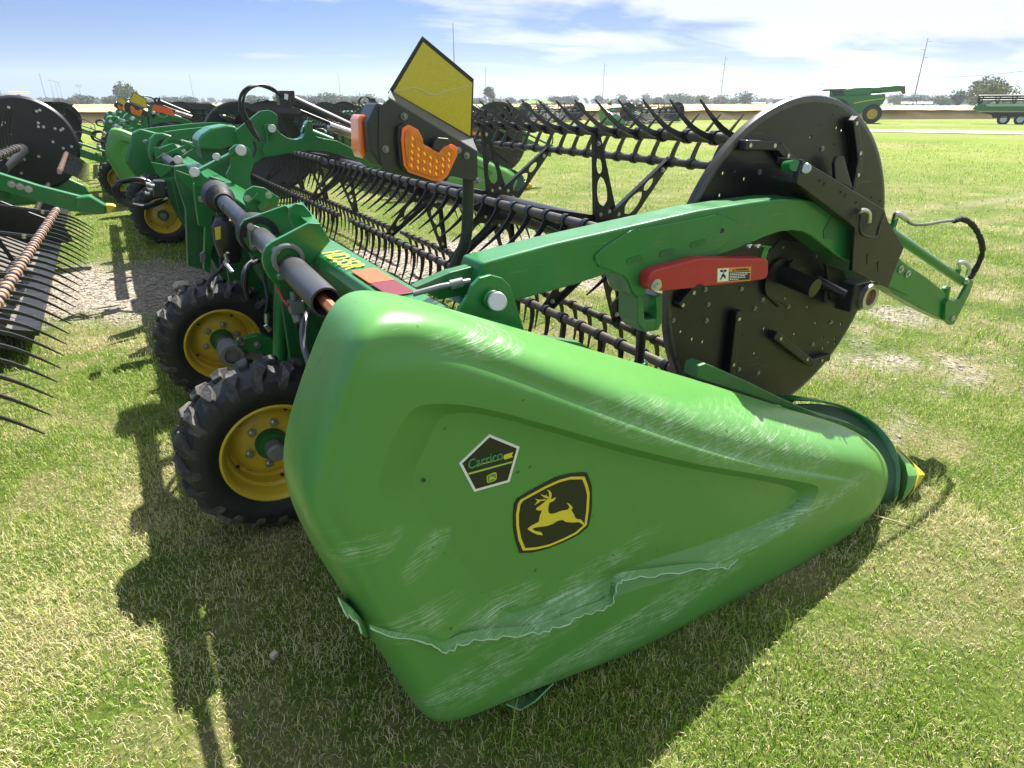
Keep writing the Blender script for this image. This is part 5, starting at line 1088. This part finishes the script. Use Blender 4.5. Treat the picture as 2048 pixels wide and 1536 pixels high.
# wheat: a thick stand with a rough top
def wheat():
    a, b = PZ(2048,237.5), PZ(1500,240); d = (b-a).normalized(); nrm = Vector((-d.y, d.x, 0)); 
    if nrm.dot(a) < 0: nrm = -nrm
    a = a-d*70; L_ = (b-a).length+260; nx, ny = 220, 40
    u = np.linspace(0, L_, nx); v = np.concatenate([[0, 1.3], np.linspace(.5, 12, 16), np.linspace(16, 260, ny-18)]); U, V = np.meshgrid(u, v, indexing='ij')
    X = a.x+d.x*U+nrm.x*V; Y = a.y+d.y*U+nrm.y*V; n = fbm(X*.6, Y*.6, 70)-.5
    X = X+nrm.x*n*1.2*(V < 14); Y = Y+nrm.y*n*1.2*(V < 14)
    Z = .84+.20*(fbm(X*1.3, Y*1.3, 71)-.5)+.12*(fbm(X*.1, Y*.1, 72)-.5); Z[:, 0] = -.05
    me = bpy.data.meshes.new('wheat_field'); idx = np.arange(nx*len(v)).reshape(nx, len(v)); F = np.stack([idx[:-1,:-1], idx[1:,:-1], idx[1:,1:], idx[:-1,1:]], -1).reshape(-1, 4)
    me.from_pydata(np.stack([X, Y, Z], -1).reshape(-1, 3).tolist(), [], F.tolist()); me.materials.append(mat('ripe_wheat', (.40,.27,.115), .9, col2=(.56,.41,.20), vscale=.25, bump=.8, bscale=6)); o = bpy.data.objects.new('wheat_field', me); COL.objects.link(o); tag(o, kind='stuff')
wheat()
# tufty dry strip along the ditch before the road is part of the grass; distant land
def leaf_tree(seed, h=8, w_=7, n=1500, lumps=9, leaf=.32):
    rng = np.random.default_rng(seed); C = []
    for i in range(lumps): a = rng.random()*6.28; r = rng.random()**.6*w_*.30; C.append((r*math.cos(a), r*math.sin(a), h*(.38+.42*rng.random()), w_*(.16+.16*rng.random())))
    C.append((0, 0, h*.62, w_*.30)); vs = []; fs = []
    for i in range(n):
        cx, cy, cz, cr = C[rng.integers(len(C))]; v = rng.normal(size=3); v /= np.linalg.norm(v); rr = cr*(.55+.5*rng.random()**.5)
        p = np.array((cx, cy, cz))+v*rr*np.array((1, 1, .8)); a = rng.normal(size=3); a /= np.linalg.norm(a); b = np.cross(a, rng.normal(size=3)); b /= np.linalg.norm(b); s_ = leaf*(.6+.8*rng.random())
        k = len(vs); vs += [tuple(p-a*s_), tuple(p-b*s_*.6), tuple(p+a*s_), tuple(p+b*s_*.6)]; fs.append((k, k+1, k+2, k+3))
    return vs, fs
LEAFS = [mat('tree_leaves', (.04,.085,.025), .7, col2=(.075,.12,.035), vscale=.35), mat('pale_tree_leaves', (.09,.13,.035), .7, col2=(.16,.19,.06), vscale=.5), mat('blue_green_leaves', (.05,.085,.05), .7, col2=(.085,.125,.07), vscale=.3)]
BARK = mat('bark', (.10,.075,.05), .9)
rnd = random.Random(5)
def full_tree(name, loc, seed, h, w_, m, label, n=1800, leaf=.3, group=None):
    r = empty(name, loc, label, 'tree', group); vs, fs = leaf_tree(seed, h, w_, n, 10, leaf)
    c = MB(); c.v = [(x+loc.x, y+loc.y, z) for x, y, z in vs]; c.f = fs; c.build('crown', m, r)
    t = MB(); t.tube([Vector(loc)+Vector(q) for q in ((0,0,-.2),(.1,0,h*.25),(0,.1,h*.5),(.1,.1,h*.75))], .2, 8, rr=[h*.035,h*.026,h*.017,h*.006])
    for i in range(5): a = i*1.3; t.tube([Vector(loc)+Vector((.05,.05,h*(.3+.06*i))), Vector(loc)+Vector((math.cos(a)*w_*.2, math.sin(a)*w_*.2, h*(.5+.06*i)))], .1, 6, rr=[h*.014,h*.005])
    t.build('trunk', BARK, r); return r
protos = []
for i in range(5):
    a = azd(1150+i*47, 430+i*17); protos.append(full_tree('tree', a, 20+i, 5.0+i*.5, 7+i, LEAFS[(0,2,0,2,1)[i]], 'bushy tree on the horizon '+('beside the green mound' if i < 1 else 'around the middle pole'), 1100, .42, 'trees on the horizon '+('beside the green mound' if i < 1 else 'around the middle pole')))
xs_ = [10,60,128,150,172,190,212,232,246,262,282,300,322,345,362,380,470,490,505,520,545,570,590,615,640,655,670,690,700,712,725,735,955,965,985,1003,1020,1042,1110,1128,1240,1262,1290,1312,1330,1352,1362,1385,1400,1412,1425,1444,1462,1478,1495,1520,1560,1600,1650,1700,1790,1805,1822,1838,1850,1868,1880,1900,1920,1934,1950,1968,2010,2030,2046]
for i, x in enumerate(xs_*2):
    s_ = protos[rnd.randrange(5 if i % 4 == 0 else 4)]; D = rnd.uniform(300, 400) if i < len(xs_) else rnd.uniform(440, 620); k = rnd.uniform(.75, 1.25)*(1.25 if 1350 < x < 1430 or 650 < x < 740 else 1)
    c = copy_tree(s_); c.location = azd(x+rnd.uniform(-14, 14), D); k *= .66; c.scale = (k*1.25, k*1.25, k*(.85 if i % 3 else 1)); sg_ = [0, 240, 450, 700, 940, 1100, 1300, 1520, 1780, 1900, 2100]; nm2 = ['at the far left behind the black disc', 'between the lamp posts and the amber light', 'behind the looping hoses', 'left of the yellow reflector', 'behind the yellow reflector', 'beside the green mound', 'around the middle pole', 'left of the big black disc', 'around the combine', 'above the white trailers', 'behind the header on its cart']; q_ = sum(x > v for v in sg_[1:]); c['label'] = 'bushy tree on the horizon '+nm2[q_]; c['group'] = 'trees on the horizon '+nm2[q_]; c.rotation_euler = (0, 0, rnd.uniform(0, 6.28))
full_tree('tree', azd(1978, 150), 91, 5.4, 7.5, LEAFS[1], 'pale green tree standing alone behind the header on its cart', 2600, .22)
full_tree('tree', azd(1915, 230), 92, 4.6, 5.5, LEAFS[2], 'small upright tree between the white trailers and the pale green tree', 1200, .28)
full_tree('tree', azd(978, 250), 93, 7.0, 5.5, LEAFS[0], 'dark tree right of the yellow reflector beside the utility poles', 1200, .28)
full_tree('tree', azd(258, 240), 94, 6.8, 9.5, LEAFS[0], 'broad dark tree behind the amber marker light at the left', 1600, .3)
# far low wood behind everything
fw = MB(); rr2 = random.Random(9)
for i in range(900):
    x = rr2.uniform(-100, 2150); a = azd(x, rr2.uniform(640, 760)); s_ = rr2.uniform(1.2, 3.2); z = rr2.uniform(.5, 4.0)
    d1 = Vector((rr2.uniform(-1,1), rr2.uniform(-1,1), rr2.uniform(-.4,.4))).normalized()*s_*1.6; d2 = Vector((0,0,1))*s_*.8
    fw.add([a+Vector((0,0,z))-d1, a+Vector((0,0,z))-d2, a+Vector((0,0,z))+d1, a+Vector((0,0,z))+d2], [(0,1,2,3)])
tag(fw.build('distant_wood', LEAFS[2]), kind='stuff')
# green mound
mo = MB(); c = azd(1072, 230); vs = []; fs = []; n = 28
for j in range(7):
    for i in range(n): a = 2*math.pi*i/n; q = j/6; r_ = 9.5*(1-q)**.75*(1+.1*math.sin(3*a+j)); vs.append(c+Vector((math.cos(a)*r_*1.0, math.sin(a)*r_, 2.5*q*(1-.12*math.sin(2*a)))))
for j in range(6):
    for i in range(n): fs.append((j*n+i, j*n+(i+1) % n, (j+1)*n+(i+1) % n, (j+1)*n+i))
o = mo.add(vs, fs).build('grassy_mound', mat('mound_grass', (.12,.17,.05), .95, col2=(.17,.27,.05), vscale=.2), smooth=True); tag(o, 'bright green grassy mound of earth beyond the distant headers', 'mound')
# sheds and trailers far off
def shed(x0, x1, ytop, D, name, m, label, cat, dep=9, roof=True, grp=None):
    a, b = azd(x0, D), azd(x1, D); h = CH+(205-ytop)/FPX*D*math.cos(math.atan(((x0+x1)/2-1024)/1389))*1.0
    n = Vector((-(b-a).y, (b-a).x, 0)).normalized()*dep; r = empty(name, (a+b)/2, label, cat, grp)
    wl = MB(); q = [a, b, b+n, a+n]; wl.add([Vector((p.x, p.y, -.1)) for p in q]+[Vector((p.x, p.y, h*.78)) for p in q], [(0,1,2,3),(7,6,5,4),(0,4,5,1),(1,5,6,2),(2,6,7,3),(3,7,4,0)]); wl.build('wall', m, r)
    rf_ = MB(); mid = [(a+n*.5), (b+n*.5)]; up_ = lambda p, z: Vector((p.x, p.y, z))
    rf_.add([up_(a-n*.03,h*.76), up_(b-n*.03,h*.76), up_(b+n*1.03,h*.76), up_(a+n*1.03,h*.76), up_(mid[0],h), up_(mid[1],h)], [(0,1,5,4),(2,3,4,5),(0,4,3),(1,2,5),(0,3,2,1)]); rf_.build('roof', GALV if roof else m, r)
    dr_ = MB(); c1 = a.lerp(b, .35)-n*.01; c2 = a.lerp(b, .5)-n*.01; dr_.add([up_(c1,-.05), up_(c2,-.05), up_(c2,h*.6), up_(c1,h*.6)], [(0,1,2,3)]); dr_.build('door', INK, r); return r
WW = mat('white_siding', (.62,.64,.66), .6)
shed(985, 1012, 206, 300, 'shed', WW, 'white shed right of the dark tree beside the yellow reflector', 'shed')
shed(1480, 1532, 204.5, 330, 'white_trailer', WW, 'long white trailer on the horizon left of the big black disc', 'trailer')
shed(1802, 1832, 204, 260, 'white_trailer', WW, 'left of two white trailers parked end to end beyond the wheat', 'trailer', 3, False)
shed(1834, 1866, 204, 260, 'white_trailer', WW, 'right of two white trailers parked end to end beyond the wheat', 'trailer', 3, False)
HS_ = mat('brown_house', (.30,.24,.19), .8)
shed(1130, 1165, 208, 420, 'house', HS_, 'low brown-roofed house on the horizon right of the green mound', 'house', 9, True)
shed(1395, 1425, 208, 420, 'house', HS_, 'pale low house on the horizon between two tall utility poles', 'house', 9, True)
# utility poles with arms, and their wires
POLE = mat('weathered_pole', (.22,.18,.17), .8)
def upole(x, ytop, ybase, hgt, label, arms=4, name='utility_pole', cross=False, grp=None):
    D = hgt/((205-ytop)/FPX*math.cos(math.atan((x-1024)/1389))*.93+1e-6); D = hgt/max(.02, ((205-ytop)/FPX)*math.cos(math.atan((x-1024)/1389)))
    p = azd(x, D); r = empty(name, p, label, 'pole', grp); MB().cyl(p-Vector((0,0,.5)), p+Vector((0,0,hgt+CH)), hgt*.012, hgt*.006, n=10).build('shaft', POLE, r)
    am = MB(); v = Vector((p.y, -p.x, 0)).normalized()
    for i in range(arms):
        z = (hgt+CH)*(.62+.11*i) if not cross else (hgt+CH)*(.97-.08*i)
        if cross: am.bar(p+Vector((0,0,z))-v*1.2, p+Vector((0,0,z))+v*1.2, .15, .15)
        else: am.bar(p+Vector((0,0,z)), p+Vector((0,0,z))+v*(1.1 if i % 2 else -1.1), .10, .10)
    if arms: am.build('cross_arm', POLE, r)
    return p, hgt+CH
P1 = upole(1826, 101, 215, 17, 'tallest utility pole, rising behind the unloading auger of the combine', 4)
P2 = upole(1440, 130, 212, 17, 'tall utility pole left of the big black disc', 4)
P3 = upole(1205, 141, 212, 17, 'tall utility pole above the middle of the black reel fingers', 4)
P4 = upole(972, 147, 212, 17, 'tall utility pole just right of the yellow reflector', 2)
P5 = upole(682, 156, 210, 17, 'tall utility pole left of the amber marker light', 2)
P6 = upole(389, 158, 210, 17, 'tall utility pole above the red reflector at the left', 2)
P7 = upole(94, 156, 205, 17, 'leftmost tall utility pole beside the three lamp posts', 4)
upole(960, 177, 210, 9, 'short pole with crossarm close to the yellow reflector', 2, cross=True)
upole(1006, 186, 210, 9, 'small pole with crossarm above the white shed', 1, cross=True)
upole(165, 190, 206, 7, 'small pole with crossarm above the trees at the left', 2, cross=True)
for i, x in enumerate((111, 120, 127)): upole(x, 167+i*2, 205, 12, ('left', 'middle', 'right')[i]+' one of three thin lamp posts at the far left', 1, 'lamp_post', cross=True)
upole(911, 78, 180, 45, 'thin tall mast seen above the yellow reflector', 0, 'radio_mast')
upole(1638, 172, 205, 9, 'short pole partly hidden behind the combine', 1, cross=True)
def wire(a, b, fa, fb, label):
    pa = a[0]+Vector((0,0,a[1]*fa)); pb = b[0]+Vector((0,0,b[1]*fb)); n = 14; sag = (pa-pb).length*.018
    o = MB().tube([pa.lerp(pb, i/n)-Vector((0,0,sag*4*(i/n)*(1-i/n))) for i in range(n+1)], .045, 5).build('power_line', mat('wire', (.10,.10,.12), .5)); tag(o, label, 'wire')
PR = (azd(2300, 150), 18); wire(P1, P2, .47, .47, 'power line sagging between the two tall poles either side of the big black disc'); wire(P2, P3, .40, .30, 'power line between the pole left of the disc and the middle pole'); wire(P3, P4, .30, .28, 'power line between the middle pole and the pole by the yellow reflector'); wire(PR, P1, .55, .47, 'power line running from the tallest pole out of the right edge')
# roadside sign and the grey mast at the left edge
c = azd(42, 75); v = Vector((c.y, -c.x, 0)).normalized(); sg = empty('roadside_sign', c, 'small white roadside sign above the black disc at the far left', 'sign')
MB().bar(c, c+Vector((0,0,2.2)), .2, .2).build('post', POLE, sg); MB().bar(c-v*.75+Vector((0,0,2.35)), c+v*.75+Vector((0,0,2.35)), .9, .15, up=(0,0,1)).build('panel', WHITE, sg, bevel=.05)
nn_ = Vector((-c.x, -c.y, 0)).normalized()*.09
MB().bar(c-v*.45+Vector((0,0,2.4))+nn_, c+v*.1+Vector((0,0,2.4))+nn_, .35, .02, up=(0,0,1)).build('faded_print', mat('faded_print', (.55,.32,.25), .6), sg)
c = azd(-3, 30); o = MB().cyl(c-Vector((0,0,.2)), c+Vector((0,0,2.5)), .22, .13, n=16).build('grey_post', GALV); tag(o, 'pale grey post cut off by the left edge', 'post')

# ---- combine harvester (side view, rear to the right)
def frame_at(x, D):
    n = azd(x, 1).normalized(); return n, Vector((n.y, -n.x, 0)), D
def loc2(px, py, n, t, D):
    d = ray(px, py); k = D/(d.x*n.x+d.y*n.y); p = Vector((d.x*k, d.y*k, CH+d.z*k)); return (p.dot(t), p.z)
def side_thing(cxp, D, rootname, label, cat):
    n, t, _ = frame_at(cxp, D); r = empty(rootname, n*D, label, cat)
    def poly(pts, d0, d1, name, m, parent=None, bevel=.03):
        q = [loc2(x, y, n, t, D) for x, y in pts]; N_ = len(q)
        vs = [t*u+n*(D+d0)+Vector((0,0,z)) for u, z in q]+[t*u+n*(D+d1)+Vector((0,0,z)) for u, z in q]
        return MB().add(vs, [tuple(range(N_)), tuple(range(2*N_-1, N_-1, -1))]+[(i, i+N_, (i+1) % N_+N_, (i+1) % N_) for i in range(N_)]).build(name, m, parent or r, bevel=bevel)
    def pt(x, y, d): u, z = loc2(x, y, n, t, D); return t*u+n*(D+d)+Vector((0,0,z))
    return r, poly, pt, n, t
def Zm(pts): return [(1600+x*.21875, 140+y*.21875) for x, y in pts]
cr, poly, pt, n_, t_ = side_thing(1730, 62, 'combine_harvester', 'green combine harvester with its unloading auger out, parked beyond the road', 'combine harvester')
bd_ = poly(Zm([(410,240),(780,212),(782,260),(760,300),(735,330),(700,345),(650,330),(600,360),(540,400),(400,380),(300,360),(300,240)]), 0, 3, 'body', GREEN)
poly(Zm([(490,300),(600,280),(772,256),(770,262),(600,288),(490,308)]), -.05, .0, 'yellow_stripe', YPRINT, bd_, 0)
poly(Zm([(400,180),(520,160),(660,155),(665,212),(640,222),(410,240)]), .3, 2.8, 'grain_tank', GREEN, bd_)
cb_ = poly(Zm([(270,180),(400,175),(405,240),(395,330),(260,300)]), .5, 2.5, 'cab', GREEN, None)
poly(Zm([(290,195),(385,188),(390,236),(300,250)]), .44, .5, 'cab_window', mat('dark_glass', (.02,.025,.03), .08), cb_, 0)
poly(Zm([(195,182),(240,172),(420,168),(420,180),(205,190)]), .3, 2.7, 'cab_roof', PLASTIC, cb_)
au = MB(); au.cyl(pt(1600+600*.21875, 140+190*.21875, .9), pt(1600+940*.21875, 140+160*.21875, .9), .26, n=14); au.build('unloading_auger', GREEN, cr, smooth=True)
poly(Zm([(918,150),(966,142),(968,215),(945,222),(915,175)]), .6, 1.2, 'auger_spout', mat('rubber_spout', (.10,.085,.07), .7), cr)
def wheel2(c, n, R_, w_, parent, rimm, name='wheel'):
    r = empty(name, c); r.parent = parent; r.location = c-Vector(parent['_w'])
    T_ = MB(); T_.lathe(c, n, [(-w_/2,R_*.55),(-w_/2,R_*.9),(-w_*.3,R_),(w_*.3,R_),(w_/2,R_*.9),(w_/2,R_*.55)], 32); T_.build('tyre', RUBBER, r, smooth=True)
    MB().lathe(c, -n, [(w_*.45,R_*.56),(w_*.40,R_*.5),(w_*.2,R_*.45),(w_*.2,R_*.15),(w_*.4,R_*.12),(w_*.4,0)], 24).build('rim', rimm, r, smooth=True)
wheel2(pt(1600+660*.21875, 140+402*.21875, .0), n_, .70, .5, cr, YELLOW); wheel2(pt(1600+660*.21875, 140+402*.21875, 2.6), n_, .70, .5, cr, YELLOW)
wheel2(pt(1600+330*.21875, 140+385*.21875, .1), n_, 1.0, .8, cr, YELLOW)
poly(Zm([(690,340),(735,365),(740,378),(700,372)]), .5, 2.5, 'rear_hitch', BLACK, cr, 0)
# ---- header on a cart at the right edge
hr, poly, pt, n_, t_ = side_thing(2020, 66, 'header_on_cart', 'long green header carried on a low two-axle cart at the right edge', 'header')
poly(Zm([(1570,360),(1610,318),(1720,308),(2500,305),(2500,375),(1640,372)]), 0, .8, 'header_body', GREEN)
poly(Zm([(1700,312),(2500,306),(2500,330),(1710,333)]), -.05, .0, 'pale_belt', mat('pale_belt', (.35,.50,.38), .6), None, 0)
poly(Zm([(1605,372),(2500,374),(2500,384),(1640,386)]), -.06, .0, 'tan_skid', mat('tan_skid', (.40,.36,.22), .7), None, 0)
poly(Zm([(1640,386),(2500,386),(2500,420),(1760,440),(1750,410)]), .1, .7, 'cart_frame', BLACK)
rl = MB()
for y in (237, 280, 258): rl.cyl(pt(1600+1630*.21875, 140+y*.21875, .4+(y-237)*.01), pt(2150, 140+y*.21875-.5, .4+(y-237)*.01), .07, n=8)
for i in range(9):
    x = 1640+i*155
    for dx, w2 in ((0, .07), (45, .06)): rl.bar(pt(1600+x*.21875, 140+325*.21875, .3), pt(1600+(x+40-dx)*.21875, 140+236*.21875, .35), w2, .07)
rl.build('reel_frame', BLACK, hr)
tn = MB()
for i in range(70): x = 1960+i*2.6; tn.bar(pt(x, 191.5, .3), pt(x+.6, 195.5, .3), .03, .03)
tn.build('reel_fingers', BLACK, hr)
poly(Zm([(1615,300),(1635,235),(1650,235),(1650,320)]), .2, .6, 'reel_end', BLACK)
for x in (1860, 2015, 2330): wheel2(pt(1600+x*.21875, 140+452*.21875, .2), n_, .42, .3, hr, WHITE)
# ---- the air
hz = mat('air_haze', (1,1,1)); t = hz.node_tree; t.nodes.clear(); vo_ = t.nodes.new('ShaderNodeVolumePrincipled'); vo_.inputs['Color'].default_value = (.80,.90,1,1); vo_.inputs['Density'].default_value = .00045; vo_.inputs['Anisotropy'].default_value = .3
mo_ = t.nodes.new('ShaderNodeOutputMaterial'); t.links.new(vo_.outputs[0], mo_.inputs['Volume'])
o = MB().box((0, 0, 31), (3840, 3840, 66)).build('haze', hz); tag(o, kind='stuff')
# ---- a tuft and a pale stone in the shaded gravel
st = MB(); c = PZ(362, 571, .03); rng = random.Random(2); vs = []
bm = bmesh.new(); bmesh.ops.create_icosphere(bm, subdivisions=2, radius=.075)
for v in bm.verts: v.co *= rng.uniform(.8, 1.15); v.co.z *= .55
st.add([Vector(v.co)+c for v in bm.verts], [tuple(v.index for v in f.verts) for f in bm.faces]); bm.free()
o = st.build('pale_stone', mat('pale_stone', (.50,.42,.34), .9, bump=.6, bscale=60)); tag(o, 'pale sunlit stone lying on the gravel above the rear tyre', 'stone')
c = PZ(548, 1310, .02); o = MB().box(c, (.022,.018,.018), Matrix.Rotation(.5, 3, 'Z')).build('pebble', mat('pale_stone', (.5,.42,.34)), bevel=.004); tag(o, 'small grey pebble in the grass below the near tyre', 'stone')
for o in bpy.data.objects:
    if '_w' in o: del o['_w']
    if '_off' in o: del o['_off']
